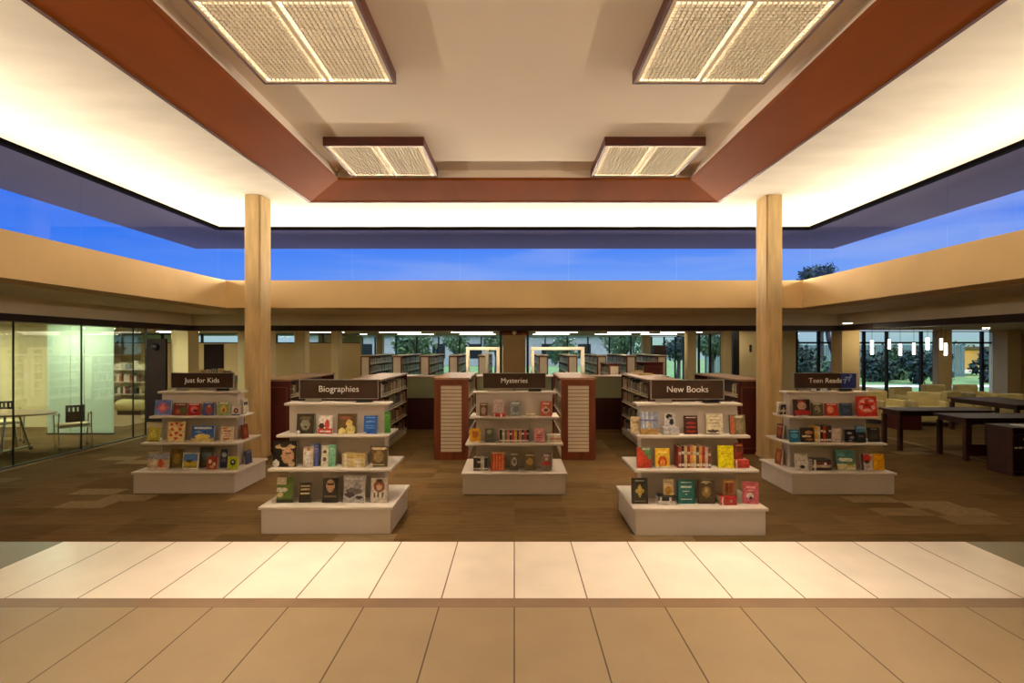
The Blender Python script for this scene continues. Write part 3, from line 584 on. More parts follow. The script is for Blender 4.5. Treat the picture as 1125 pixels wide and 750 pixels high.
side_book(4.355-.60, 7.72, TZ[1], .16, .2, -1, (100, 44, 34), [('e', .5, .5, .3, .3, (170, 80, 50)), (.1, .8, .9, .9, (190, 150, 120))], 'red brown book facing left on the side of the Teen Reads lower shelf')
side_book(4.355-.61, 7.74, TZ[0], .18, .22, -1, (130, 66, 44), [('e', .5, .5, .3, .3, (170, 110, 60))], 'rust book facing left on the side of the Teen Reads base')
zq = TZ[2]+.001
for i, (c, nm, lb) in enumerate((((60, 24, 26), 'dark maroon', 'bottom'), ((206, 190, 170), 'cream', 'second'), ((84, 34, 34), 'oxblood', 'third'), ((50, 44, 50), 'charcoal', 'fourth'), ((214, 204, 190), 'off white', 'topmost'))):
    add_book((4.355-.595, 7.70, zq), (0, 0, .1*i), .05+.005*i, .11, .034, c, (), '%s book, %s of the small pile left on the Teen Reads upper shelf' % (nm, lb), 'flat', band=W_, group='small pile on the Teen Reads upper shelf', nx=1, ny=1); zq += .035
# Mysteries
fb('mys', 2, 527, 535.5, 443, 'small brown book, leftmost on the Mysteries upper shelf', (120, 84, 60), [('e', .5, .4, .3, .3, (190, 160, 140)), (.1, .82, .9, .9, (216, 200, 176))])
zz = stack('mys', 2, 541, 555, [((190, 50, 56), 'red labelled book')], 'under the pale pink Mysteries book', t=.04, dep=-.05)
fb('mys', 2, 542, 553.5, 439, 'pale pink rounded book standing on a flat book, Mysteries upper shelf', (226, 204, 196), [(.1, .5, .9, .56, (206, 186, 176)), (.2, .7, .8, .74, (206, 184, 176))], zup=.044, lean=.02)
fb('mys', 2, 560.5, 572.5, 440.5, 'silver blue book leaning sideways on the Mysteries upper shelf', (150, 156, 150), [(.15, .8, .85, .88, (206, 206, 196)), ('e', .5, .45, .3, .2, (120, 130, 130)), (.2, .14, .8, .2, (200, 200, 190))], rz=.18)
stack('mys', 2, 578, 588, [((226, 212, 176), 'cream book')], 'on the Mysteries upper shelf right of centre', t=.03, dep=-.02)
fb('mys', 2, 593.6, 606, 441, 'red and white book tilted on the Mysteries upper shelf, rightmost', (196, 96, 66), [('d', .5, .4, .4, .3, (226, 200, 180)), (.2, .78, .8, .86, (232, 214, 196)), ('e', .5, .4, .2, .12, (120, 50, 36))], rz=-.2)
fb('mys', 1, 516, 528, 471, 'golden yellow book, leftmost on the Mysteries lower shelf', (226, 168, 44), [('e', .5, .55, .3, .26, (190, 110, 40)), (0, 0, 1, .1, (236, 210, 150))])
fb('mys', 1, 532.6, 542.4, 471, 'dark green grey book on the Mysteries lower shelf', (76, 80, 66), [('e', .5, .75, .3, .16, (150, 150, 130)), (.2, .2, .8, .3, (110, 112, 96))])
MY = [((40, 36, 36), 'black'), ((216, 206, 190), 'white'), ((90, 110, 70), 'green'), ((216, 110, 120), 'pink'), ((60, 50, 60), 'charcoal'), ((196, 60, 60), 'red'), ((206, 190, 80), 'yellow'), ((110, 60, 70), 'plum'), ((196, 150, 110), 'tan'), ((70, 60, 80), 'slate'), ((186, 60, 80), 'rose'), ((50, 50, 50), 'dark grey')]
row('mys', 1, 549, 581, MY, [.72, .7, .71, .72, .7, .72], 'upright paperbacks in the middle of the Mysteries lower shelf', 'row on the Mysteries lower shelf')
fb('mys', 1, 587, 598, 471, 'pink book with red lettering on the Mysteries lower shelf', (226, 150, 150), [(.2, .45, .8, .55, (190, 50, 60)), (.2, .3, .8, .36, (200, 70, 70)), ('e', .5, .75, .2, .08, (236, 200, 200))])
stack('mys', 1, 601, 616, [((220, 204, 170), 'cream book'), ((206, 150, 120), 'salmon book'), ((230, 220, 190), 'ivory book')], 'on the Mysteries lower shelf', t=.032)
row('mys', 0, 520, 536, [((60, 46, 40), 'dark brown'), ((40, 36, 36), 'black'), ((206, 198, 186), 'off white'), ((66, 60, 60), 'grey')], [.72, .7, .74, .7], 'upright books at the left end of the Mysteries base', 'row on the Mysteries base')
fb('mys', 0, 540, 554, 497, 'orange red striped book on the Mysteries base', (206, 84, 44), [(.15, .05, .22, .9, (236, 150, 100)), (.38, .05, .45, .9, (236, 150, 100)), (.6, .05, .67, .9, (236, 150, 100)), (.82, .05, .89, .9, (236, 150, 100)), (0, .9, 1, 1, (236, 200, 150))])
fb('mys', 0, 560, 570, 498, 'dark book with a silver oval on the Mysteries base', (74, 66, 60), [('e', .5, .5, .3, .24, (190, 176, 166)), ('e', .5, .5, .16, .14, (90, 80, 76)), (.1, .86, .9, .94, (216, 206, 190))])
fb('mys', 0, 576.5, 588, 498, 'olive brown book with a gold blur on the Mysteries base', (100, 80, 44), [('e', .5, .5, .34, .2, (180, 146, 80)), (.1, .84, .9, .92, (206, 190, 150))])
fb('mys', 0, 595, 606, 498, 'grey book with a red band, rightmost on the Mysteries base', (130, 110, 100), [(0, .3, 1, .5, (170, 60, 60)), (.2, .8, .8, .9, (216, 206, 196)), ('e', .5, .64, .2, .1, (200, 180, 170))])

# ---------------------------------------------------------------- bookcases
FARB = MB()
COL = [(150, 130, 96), (196, 176, 130), (120, 40, 34), (60, 56, 50), (186, 150, 90), (70, 84, 70), (214, 200, 170), (90, 50, 40), (50, 56, 74), (160, 96, 60), (40, 36, 34), (176, 160, 130)]
def spines_into(mb, x, y0, y1, z, hmax, sgn):
    """rows of spines along a face whose outward normal is sgn*x"""
    y = y0
    while y < y1-.06:
        t = random.uniform(.03, .07); h = hmax*random.uniform(.7, .95); c = random.choice(COL); d = random.uniform(.16, .2)
        if random.random() < .94:
            xa, xb = (x-d, x-.02) if sgn > 0 else (x+.02, x+d)
            mb.box(xa, y, z, xb, y+t*.92, z+h, 0, c)
            xq = xb+.001*sgn if sgn > 0 else xa-.001
            mb.quad([(xq, y, z+.02), (xq, y+t*.92, z+.02), (xq, y+t*.92, z+.05), (xq, y, z+.05)], 0, (226, 220, 200))
        y += t
def bookcase(x0, x1, y0, y1, ztop, label, panel='red', nsh=4, tops='casetop', group=None, fill=()):
    cx, cy = (x0+x1)/2, (y0+y1)/2
    e = empty('bookcase', (cx, cy, 0), label, 'bookcase', group)
    w, d = (x1-x0)/2, (y1-y0)/2
    MB().box(-w-.02, -d-.02, ztop-.035, w+.02, d+.02, ztop).build('top_panel', tops, e, .004)
    for s in (-1, 1):
        ya, yb = (-d, -d+.045) if s < 0 else (d-.045, d)
        q_ = MB().box(-w, ya, 0, w, yb, ztop-.035).build('end_panel', 'redpanel' if panel == 'red' else 'redwood', e, .004)
        if s < 0: ep = q_
    if panel == 'red':
        mb = MB(); a, b, z0, z1 = -w+.05, w-.05, .1, ztop-.14; y = -d-.004
        mb.box(a, y, z0, b, y+.004, z0+.008); mb.box(a, y, z1-.008, b, y+.004, z1); mb.box(a, y, z0+.008, a+.008, y+.004, z1-.008); mb.box(b-.008, y, z0+.008, b, y+.004, z1-.008)
        mb.build('panel_line', 'redline', ep)
    elif panel == 'slat':
        z = .14; mb = MB(); a = w-.115; dz = (ztop-.035-.10-.14)/18
        while z < ztop-.16:
            mb.box(-a, -d-.022, z, a, -d, z+dz-.016); z += dz
        mb.build('slatwall', 'slat', ep)
        MB().box(-a, -d-.006, .14, a, -d, ztop-.13).build('slat_groove', 'casetop', ep)
        mb = MB(); y = -d-.026
        mb.box(-w, y, 0, -a, -d, ztop-.035); mb.box(a, y, 0, w, -d, ztop-.035); mb.box(-a, y, ztop-.125, a, -d, ztop-.035); mb.box(-a, y, 0, a, -d, .135)
        mb.build('end_frame', 'redwood', ep, .003)
    else:
        MB().box(-w+.045, -d-.01, .1, w-.045, -d, ztop-.08).build('end_infill', 'slat', ep)
    MB().box(-.012, -d+.045, .12, .012, d-.045, ztop-.035).build('centre_panel', 'caseback', e)
    MB().box(-w+.01, -d+.045, 0, w-.01, d-.045, .1).build('plinth', 'caseshelf', e)
    zs = []
    for k in range(nsh):
        z = .1+k*(ztop-.14)/nsh; zs.append(z+.022)
        for s in (-1, 1):
            a, b = (.012, w) if s > 0 else (-w, -.012)
            MB().box(a, -d+.045, z, b, d-.045, z+.02).build('shelf', 'caseshelf', e)
    for s in fill:
        for z in zs: spines_into(FARB, cx+s*w, y0+.05, y1-.05, z, (ztop-.14)/nsh-.05, s)
    return zs
NZ = 1.36
zs = bookcase(-3.0, -2.43, 9.9, 12.4, NZ, 'low dark red bookcase full of books behind the Biographies display')
zs2 = bookcase(2.43, 3.0, 9.9, 12.4, NZ, 'low dark red bookcase full of books behind the New Books display')
zs3 = bookcase(-4.66, -4.09, 9.95, 12.4, NZ, 'dark red bookcase with an outlined end panel, right of the left column')
zs4 = bookcase(4.09, 4.66, 9.95, 12.4, NZ, 'dark red bookcase with an outlined end panel, left of the right column')
bookcase(-1.385, -.795, 9.46, 11.4, 1.42, 'slat ended cherry bookcase to the left of the Mysteries display', 'slat', fill=(1, -1))
bookcase(.815, 1.405, 9.46, 11.4, 1.42, 'slat ended cherry bookcase to the right of the Mysteries display', 'slat', fill=(1, -1))
# individually modelled books on the visible faces of the four low bookcases
PAL = [('tan', (176, 140, 90)), ('cream', (214, 198, 156)), ('dark red', (104, 34, 30)), ('charcoal', (46, 42, 42)), ('olive', (96, 92, 56)), ('navy', (44, 50, 76)), ('brown', (96, 62, 40)), ('off white', (216, 206, 184))]
PROTO = []
for nm, c in PAL:
    for hh in (.2, .23):
        t = random.choice((.038, .045, .052))
        mb, pg = book_mesh(.16, hh, t, c, (), c, (228, 222, 204), 'spine', nx=1, ny=1)
        o = mb.build('book', 'print', recalc=False); p = pg.build('pages', 'pages', o); PROTO.append((nm, t, o, p, [False]))
ORD = ['lowest', 'second', 'third', 'top']
def fill_face(x, y0, y1, zs_, sgn, where, maxn):
    for k in (1, 2, 3):
        y = y0+.06; cnt = 0
        while y < y1-.08 and cnt < maxn:
            nm, t, o, p, used = random.choice(PROTO)
            if random.random() < .07: y += .08
            if used[0]:
                b = o.copy(); C.objects.link(b); q = p.copy(); C.objects.link(q); q.parent = b
            else: b = o; used[0] = True
            b.location = (x-sgn*.10, y+t/2, zs_[k]+.0005); b.rotation_euler = (0, 0, sgn*PI/2)
            tag(b, '%s spine standing on the %s shelf of %s' % (nm, ORD[k], where), 'book', '%s spines, %s shelf, %s' % (nm, ORD[k], where))
            y += t+.002+random.random()*.012; cnt += 1
        if maxn > 10: spines_into(FARB, x, y, y1-.05, zs_[k], .25, sgn)
fill_face(-2.43, 9.9, 12.4, zs, 1, 'the bookcase behind Biographies', 16)
fill_face(2.43, 9.9, 12.4, zs2, -1, 'the bookcase behind New Books', 16)
for o_ in PROTO: pass
fill_face(-4.09, 9.95, 12.4, zs3, 1, 'the left column bookcase', 6)
fill_face(4.09, 9.95, 12.4, zs4, -1, 'the right column bookcase', 6)
for nm, t, o, p, used in PROTO:
    if not used[0]: bpy.data.objects.remove(p); bpy.data.objects.remove(o)
spines_into(FARB, -2.43, 9.97, 12.3, zs[0], .24, 1); spines_into(FARB, 2.43, 9.97, 12.3, zs2[0], .24, -1)
# far stacks
LW = ['fifth', 'fourth', 'third', 'second', 'first']
for i, xr in enumerate((-5.15, -4.02, -3.03, -2.0, -.95)):
    bookcase(xr-.34, xr, 19.5, 23.5, 1.66, 'tall cherry bookcase in the far stacks, %s to the left of the centre column' % LW[i], 'plain', 5, 'caseshelf', fill=(1,))
for i, xl in enumerate((.87, 1.92, 2.96, 4.0, 5.1)):
    bookcase(xl, xl+.34, 19.5, 23.5, 1.66, 'tall cherry bookcase in the far stacks, %s to the right of the centre column' % LW[4-i], 'plain', 5, 'caseshelf', fill=(-1,))
bookcase(2.98, 3.32, 17.2, 18.9, 1.42, 'short cherry bookcase standing before the right hand far stacks', 'plain', 4, 'redpanel', fill=(-1,))
bookcase(4.3, 4.9, 18, 19.2, 1.45, 'dark red cabinet bookcase in the far right stacks', 'red', 4, 'redpanel', fill=(-1,))
# kids shelves seen through the glass
def wide_case(x0, x1, y, d, ztop, nsh, label, m='caseshelf', books=True):
    e = empty('wall_bookcase', ((x0+x1)/2, y+d/2, 0), label, 'bookcase'); w = (x1-x0)/2; h = d/2
    MB().box(-w, h-.02, 0, w, h, ztop).build('back_panel', m, e)
    for a in (-w, w-.025): MB().box(a, -h, 0, a+.025, h-.02, ztop).build('side_panel', m, e)
    for k in range(nsh+1):
        z = .08+k*(ztop-.1)/nsh; MB().box(-w+.025, -h, z, w-.025, h-.02, z+.022).build('shelf', m, e)
        if books and k < nsh:
            x = x0+.05
            while x < x1-.1:
                t = random.uniform(.03, .1); c = random.choice(COL+[(230, 220, 190), (236, 226, 200), (150, 60, 44)])
                if random.random() < .85: FARB.box(x, y+.04, z+.024, x+t*.9, y+.2, z+.024+random.uniform(.16, .26), 0, c)
                x += t
    return e
wide_case(-13.2, -11.2, 17, .35, 1.25, 3, 'cream childrens bookcase seen through the glass wall on the left')
x = -13.1
while x < -11.3:
    t = random.uniform(.06, .2); FARB.box(x, 17.08, 1.256, x+t*.85, 17.25, 1.256+random.uniform(.15, .3), 0, random.choice([(230, 220, 190), (214, 204, 170), (200, 180, 120), (150, 150, 150)])); x += t
wide_case(-9.4, -7.3, 15.4, .35, 1.13, 3, 'low bookcase carrying pale picture books behind the Just for Kids sign', 'caseshelf')
for i, (px, w, h, c, nm) in enumerate(((204.5, 8, .17, (226, 200, 140), 'cream book, leftmost'), (216, 7, .19, (230, 214, 170), 'ivory book'), (222, 5, .17, (226, 170, 110), 'peach book'), (228, 5, .18, (232, 222, 196), 'white book'), (234, 5, .2, (170, 170, 170), 'grey book'), (241, 6, .21, (220, 196, 140), 'sand coloured book'), (249, 8, .14, (120, 90, 80), 'brown book, rightmost'))):
    D = 15.5; add_book((wx(px, D), D+.05, 1.131), (-.08, 0, 0), w*D/F, h, .03, c, [(.2, .6, .8, .75, (180, 140, 100))], '%s standing on the low bookcase above the Just for Kids sign' % nm)
tag(FARB.build('packed_books', 'print', recalc=False), 'rows of coloured book spines packed in the far and side bookcases', 'books', kind='stuff')

# pale papers and folded items on top of the bookcase behind New Books
for i, (px, D, w, d, h, c, nm) in enumerate(((724, 11.9, .22, .16, .07, (226, 204, 140), 'cream box, left one'), (746, 11.9, .26, .16, .045, (216, 196, 110), 'yellow folded papers, right one'))):
    if i == 0:
        e = empty('box', (2.72, 12.1, NZ), nm+' on top of the bookcase behind New Books', 'box')
        MB().box(-w/2, -d/2, 0, w/2, d/2, h*.75).build('body', 'slat', e, .004); MB().box(-w/2-.005, -d/2-.005, h*.75, w/2+.005, d/2+.005, h).build('lid', 'fab', e, .003)
    else:
        mb = MB()
        for k in range(4): mb.box(-w/2, -d/2, k*.011, w/2, d/2, k*.011+.008, xf=Matrix.Rotation(.08*k, 4, 'Z'))
        o = mb.build('paper_stack', 'fab'); o.location = (2.74, 11.4, NZ); tag(o, nm+' on top of the bookcase behind New Books', 'papers')

# ---------------------------------------------------------------- service desk
e = empty('service_desk', (0, 13.25, 0), 'long service desk with dark red base and frosted green glass front', 'desk')
MB().box(-3.6, -.33, 0, 3.6, .33, .74).build('base', 'deskred', e, .005)
MB().box(-3.66, -.37, 1.225, 3.66, .36, 1.26).build('counter_top', 'casetop', e, .005)
MB().box(-3.6, -.20, .74, 3.6, .3, .78).build('ledge', 'deskred', e, .003)
for i in range(8):
    xa = -3.6+i*.9; MB().box(xa+.02, -.335, .745, xa+.88, -.32, 1.22).build('glass_panel', 'deskglass', e)
mb = MB()
for i in range(9): xa = -3.6+i*.9; MB().box(xa-.015, -.335, .74, xa+.015, -.26, 1.225).build('post', 'black', e)
MB().box(-3.58, -.25, .78, 3.58, -.22, 1.22).build('back_board', 'cream', e)
# centre column with emblem
e = empty('centre_column', (0, 14.75, 0), 'brown centre column with flared head and a diamond emblem', 'column')
MB().box(-.30, -.25, 0, .30, .25, 2.37).build('shaft', 'beige', e, .01)
mb = MB().prism([(-.46, -.31), (.46, -.31), (.46, .31), (-.46, .31)], 2.40, 2.51); mb.prism([(-.33, -.28), (.33, -.28), (.33, .28), (-.33, .28)], 2.26, 2.40)
mb.build('flared_head', 'redwood', e, .01)
MB().prism([(0, -.07), (.07, 0), (0, .07), (-.07, 0)], 0, .012).build('emblem', 'slat', e, .003).rotation_euler = (PI/2, 0, 0)
bpy.data.objects['emblem'].location = (0, -.285, 2.33)
for s in (-1, 1): MB().box(s*.36-.03, -.1, 0, s*.36+.03, .1, 2.37).build('dark_mullion', 'black', e)
# white portal frames
def portal(x0, x1, y, label, d2=.5):
    e = empty('portal_frame', ((x0+x1)/2, y, 0), label, 'frame'); w = (x1-x0)/2
    MB().box(-w, -.08, 1.86, w, .3, 1.95).build('top_bar', 'portal', e, .01)
    for s in (-1, 1): MB().box(s*w-.05+(-s*.05), -.08, 0, s*w+.05+(-s*.05), .08, 1.86).build('post', 'portal', e, .01)
    MB().box(-w+.1, -.02, .0, w-.1, .02, .3).build('kick_panel', 'cream', e)
portal(-1.41, -.42, 16, 'cream white portal frame left of the centre column')
portal(.48, 2.05, 16, 'wide cream white portal frame right of the centre column')
portal(-.95, -.35, 18, 'smaller cream portal frame seen through the left one')

# ---------------------------------------------------------------- left side glass rooms
GL = []
ys = [5.0, 6.1, 7.5, 8.9, 10.3, 11.7, 12.1]
for i in range(len(ys)-1):
    w = struct(MB().box(-8.17, ys[i]+.006, .02, -8.155, ys[i+1]-.006, 2.37).build('window_%d' % n, 'clear')); n += 1
    MB().box(-8.18, ys[i+1]-.004, 0, -8.15, ys[i+1]+.004, 2.37).build('window_joint', 'black', w)
sbox('trim_11', 'black', -8.19, 5.0, 0, -8.13, 12.1, .02)
# frosted glazed screen
for x0, x1 in ((-10.43, -9.92), (-9.90, -9.62), (-9.60, -8.95)):
    w = struct(MB().box(x0, 12.2, .03, x1, 12.215, 2.50).build('window_%d' % n, 'frostglass')); n += 1
sbox('trim_12', 'black', -10.43, 12.18, 0, -8.95, 12.24, .03)
sbox('wall_left', 'cream', -17, 13.3, 0, -10.6, 13.4, 2.515)
sbox('wall_west', 'cream', -17.1, Y0, 0, -17, Y1, 2.515)
th = box('thermostat', 'slat', -11.90, 13.28, 1.18, -11.83, 13.30, 1.30, bevel=.004); tag(th, 'small thermostat on the cream wall behind the left glass wall', 'thermostat')
# dark door slab, pillars
dd = empty('dark_door', (-9.32, 14.25, 0), 'tall dark brown door panel left of the pillar behind Just for Kids', 'door')
MB().box(-.25, -.04, 0, .25, .04, 2.16).build('door_leaf', 'doordark', dd, .004)
MB().tube([(0, 0, -.02), (0, 0, .05), (0, 0, .09), (0, 0, .115)], [.085, .085, .06, .005], 16).build('wall_dome', 'blackpl', dd, smooth=True)
bpy.data.objects['wall_dome'].location = (0, -.05, 1.95); bpy.data.objects['wall_dome'].rotation_euler = (PI/2, 0, 0)
def pillar(x0, x1, y0, y1, label, m='cream', z=2.51):
    e = empty('pillar', ((x0+x1)/2, (y0+y1)/2, 0), label, 'pillar'); w = (x1-x0)/2; d = (y1-y0)/2
    MB().box(-w, -d, .08, w, d, z).build('shaft', m, e, .01); MB().box(-w-.006, -d-.006, 0, w+.006, d+.006, .08).build('base_trim', 'dkbeam', e)
pillar(-9.06, -8.6, 14.4, 14.9, 'cream pillar left of the Just for Kids sign')
pillar(-7.3, -6.5, 14.4, 14.9, 'cream pillar just left of the tall left column')
pillar(-6.85, -6.52, 17, 17.4, 'bright cream pillar above the left end of the Biographies case')
pillar(-6.58, -6.3, 19.6, 20, 'slim cream pillar left of the far window wall')
pillar(-6.92, -6.62, 27.4, 27.8, 'far cream pillar in front of the left windows')
pillar(6.45, 6.85, 27.4, 27.8, 'far cream pillar in front of the right windows')
pillar(6.35, 6.67, 20, 20.4, 'cream pillar above the New Books sign')
pillar(7.25, 7.6, 18.9, 19.2, 'warm lit cream pillar left of the tall right column')
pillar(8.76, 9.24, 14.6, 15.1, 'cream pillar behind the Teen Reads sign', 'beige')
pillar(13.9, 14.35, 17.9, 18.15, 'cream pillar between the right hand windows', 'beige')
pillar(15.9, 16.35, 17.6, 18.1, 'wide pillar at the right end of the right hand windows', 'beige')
# kids back wall with a high strip window
def window_wall(y, x0, x1, z0, z1, xs, transom=None, below='beige', name='wall_back', glass='clear'):
    global n
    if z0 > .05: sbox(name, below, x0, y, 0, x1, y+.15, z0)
    xs = sorted(xs)
    edges = [x0]+xs+[x1]
    for i in range(len(edges)-1):
        a, b = edges[i], edges[i+1]
        w = struct(MB().box(a, y+.05, z0, b, y+.06, z1).build('window_%d' % n, glass)); n += 1
        MB().box(a-.035, y, z0, a+.035, y+.1, z1).build('window_frame', 'black', w)
        mb = MB().box(a+.035, y, z1-.03, b-.035, y+.1, z1).box(a+.035, y, z0, b-.035, y+.1, z0+.04)
        if transom: mb.box(a+.035, y, transom-.03, b-.035, y+.1, transom+.03)
        mb.build('window_rail', 'black', w)
window_wall(22, -17, -6.2, 2.10, 2.48, [-16, -14.2, -12.6, -11, -9.6, -8.5, -7.7, -7.0])
sbox('door_1', 'doordark', -12.45, 21.9, 0, -11.7, 22.0, 2.06)
sbox('wall_middle', 'beige', -7.95, 22.15, 0, -7.8, Y1, 2.515)
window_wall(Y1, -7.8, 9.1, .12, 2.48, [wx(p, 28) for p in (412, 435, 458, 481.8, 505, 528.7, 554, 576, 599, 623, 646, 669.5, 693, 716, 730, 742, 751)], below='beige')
# dark tall cabinet by far windows
e = empty('tall_cabinet', (6.6, 25, 0), 'tall dark cabinet standing before the far windows above New Books', 'cabinet')
MB().box(-.28, -.25, .08, .28, .25, 2.03).build('body', 'darkwood', e, .01); MB().box(-.26, -.22, 0, .26, .22, .08).build('plinth', 'black', e)
for s in (-1, 1): MB().box(s*.13-.12, -.27, .12, s*.13+.12, -.25, 1.99).build('door', 'darkwood', e, .003)
# right: window wall, cream walls
window_wall(22, 7.0, 9.35, .12, 2.48, [7.45, 7.9, 8.35, 8.84])
sbox('wall_right', 'cream', 7.5, 18.2, 0, 9.42, 18.35, 2.515)
sbox('trim_13', 'black', 7.3, 18.2, 0, 7.5, 18.35, 2.515)
window_wall(18.2, 9.42, 15.95, .22, 2.48, [wx(p, 18.2) for p in (900, 930, 950, 975, 1013, 1028, 1043, 1080)], transom=2.09)
sbox('wall_right', 'cream', 15.95, 18.2, 0, 17.2, 18.35, 2.515)
sbox('wall_east', 'cream', 17.2, Y0, 0, 17.3, 18.35, 2.515)
ph = box('wall_phone', 'blackpl', 7.83, 18.16, 1.78, 7.90, 18.2, 2.02, bevel=.01); tag(ph, 'small wall phone on the cream wall right of the far windows', 'phone')

# ---------------------------------------------------------------- meeting room furniture
def meeting_chair(x, y, rz, label):
    e = empty('meeting_chair', (x, y, 0), label, 'chair', 'meeting room chairs', rz)   # faces -x at rz 0
    o = MB().box(-.24, -.24, .43, .22, .24, .48).build('seat', 'fabtan', e, .02)
    mb = MB()
    for k in range(9):     # curved shell back with a slotted top
        a0 = -.62+k*1.24/9; a1 = a0+1.24/9
        def P(a, z, r=.30): return (.0+r*math.cos(a)-.02, r*.85*math.sin(a), z)
        for (za, zb) in ((.52, .72),)+(((.72, .80),) if k % 2 == 0 else ())+((.80, .84),):
            mb.quad([P(a0, za), P(a1, za), P(a1, zb), P(a0, zb)])
    b = mb.build('backrest', 'blackpl', e, recalc=False); s = b.modifiers.new('t', 'SOLIDIFY'); s.thickness = .025
    for sy_ in (-1, 1):
        MB().tube([(-.2, sy_*.27, .64), (.0, sy_*.27, .66), (.22, sy_*.24, .66)], .014).build('armrest', 'fabtan', e)
        l1 = MB().tube([(-.24, sy_*.25, .06), (-.2, sy_*.26, .45), (-.2, sy_*.27, .64)], .011).build('leg', 'chrome', e)
        l2 = MB().tube([(.26, sy_*.25, .06), (.2, sy_*.25, .45), (.24, sy_*.24, .70)], .011).build('leg', 'chrome', e)
        for cx_ in (-.24, .26): MB().tube([(cx_, sy_*.25-.012, .03), (cx_, sy_*.25+.012, .03)], .03, 12).build('caster', 'blackpl', l1 if cx_ < 0 else l2)
    MB().tube([(-.2, -.25, .42), (-.2, .25, .42)], .01).tube([(.2, -.25, .42), (.2, .25, .42)], .01).build('seat_frame', 'chrome', e)
    return e
meeting_chair(-8.56, 10.6, -.75, 'black backed tan chair on casters at the right end of the meeting table')
meeting_chair(-10.25, 11.0, 2.4, 'tan seated chair behind the meeting table, cut by the left edge')
e = empty('meeting_table', (-9.75, 9.95, 0), 'oval wooden meeting table with metal legs behind the left glass wall', 'table')
poly = [(1.35*math.cos(t*PI/24), .56*math.sin(t*PI/24)) for t in range(48)]
MB().prism(poly, .725, .755).build('table_top', 'tabletop', e, .006)
for cx_ in (-.75, .55):
    for dx, dy in ((-.05, -.22), (.05, -.22), (-.05, .22), (.05, .22)): MB().tube([(cx_+dx*2.4, dy*1.3, .06), (cx_+dx, dy*.6, .725)], .018).build('leg', 'chrome', e)
    fb_ = MB().tube([(cx_, -.46, .065), (cx_, .46, .065)], .02).build('foot_bar', 'chrome', e)
    for dy in (-.44, .44): MB().tube([(cx_-.012, dy, .032), (cx_+.012, dy, .032)], .032, 12).build('caster', 'blackpl', fb_)
# bolster bench in the kids area
e = empty('bolster_bench', (wx(141, 15.6), 15.75, 0), 'rounded pale green bolster bench beyond the frosted glass', 'bench')
MB().tube([(-.48, 0, .27), (-.42, 0, .27), (-.3, 0, .27), (.3, 0, .27), (.42, 0, .27), (.48, 0, .27)], [.05, .12, .17, .17, .12, .05], 16).build('cushion', 'fab', e, smooth=True)
MB().box(-.35, -.12, 0, .35, .12, .12).build('base', 'darkwood', e, .01)

# ---------------------------------------------------------------- right side furniture
def table(x0, x1, y0, y1, z, label, m='darkwood', low=False):
    e = empty('reading_table', ((x0+x1)/2, (y0+y1)/2, 0), label, 'table'); w, d = (x1-x0)/2, (y1-y0)/2
    MB().box(-w, -d, z-.035, w, d, z).build('table_top', m, e, .006)
    MB().box(-w+.05, -d+.05, z-.11, w-.05, d-.05, z-.035).build('apron', m, e)
    for sx in (-1, 1):
        for sy_ in (-1, 1): MB().box(sx*(w-.07)-.035, sy_*(d-.07)-.035, 0, sx*(w-.07)+.035, sy_*(d-.07)+.035, z-.11).build('leg', m, e, .004)
    if low: MB().box(-w+.1, -d+.05, .08, w-.1, -d+.09, .28).build('modesty_panel', 'deskred', e)
    return e
table(7.2, 9.0, 10.22, 10.8, .76, 'dark wood reading table right of the Teen Reads display')
table(7.68, 9.6, 9.3, 10.02, .74, 'dark wood table with a low red panel behind the dark bookcase', low=True)
table(10.3, 11.5, 11.2, 13.0, .76, 'long dark reading table in front of the cream armchairs')
def armchair(x, y, rz, label):
    e = empty('lounge_armchair', (x, y, 0), label, 'armchair', 'cream lounge armchairs', rz)
    MB().box(-.36, -.34, .1, .36, .34, .36).build('seat_base', 'fab', e, .03)
    MB().box(-.27, -.35, .36, .27, .2, .46).build('seat_cushion', 'fab', e, .03)
    MB().box(-.36, .2, .36, .36, .38, .80).build('backrest', 'fab', e, .04)
    for s in (-1, 1): MB().box(s*.32-.055, -.35, .36, s*.32+.055, .2, .60).build('armrest', 'fab', e, .03)
    for sx in (-1, 1):
        for sy_ in (-1, 1): MB().box(sx*.3-.025, sy_*.29-.025, 0, sx*.3+.025, sy_*.29+.025, .1).build('leg', 'darkwood', e)
armchair(wx(973, 14), 14.1, .2, 'cream armchair nearest the Teen Reads display')
armchair(wx(1003, 15.4), 15.5, .3, 'cream armchair second from the Teen Reads display')
armchair(wx(1024, 13.6), 13.75, -.4, 'cream armchair in the middle in front of the slim window pillar')
armchair(wx(1066, 13.9), 14.1, .5, 'cream armchair in front of the yellow lit window')
armchair(wx(1116, 13.3), 13.2, .1, 'cream armchair at the right in front of the wide pillar')
armchair(wx(1037, 16.4), 16.5, .1, 'far cream armchair beneath the slim window pillar')
armchair(wx(1073, 16.4), 16.5, .1, 'far cream armchair beneath the yellow lit window')
e = empty('side_table', (wx(998, 12.9), 13.1, 0), 'dark red cube side table among the armchairs', 'side table')
MB().box(-.28, -.25, 0, .28, .25, .42).build('body', 'redpanel', e, .01); MB().box(-.30, -.27, .42, .30, .27, .45).build('top', 'darkwood', e, .005)
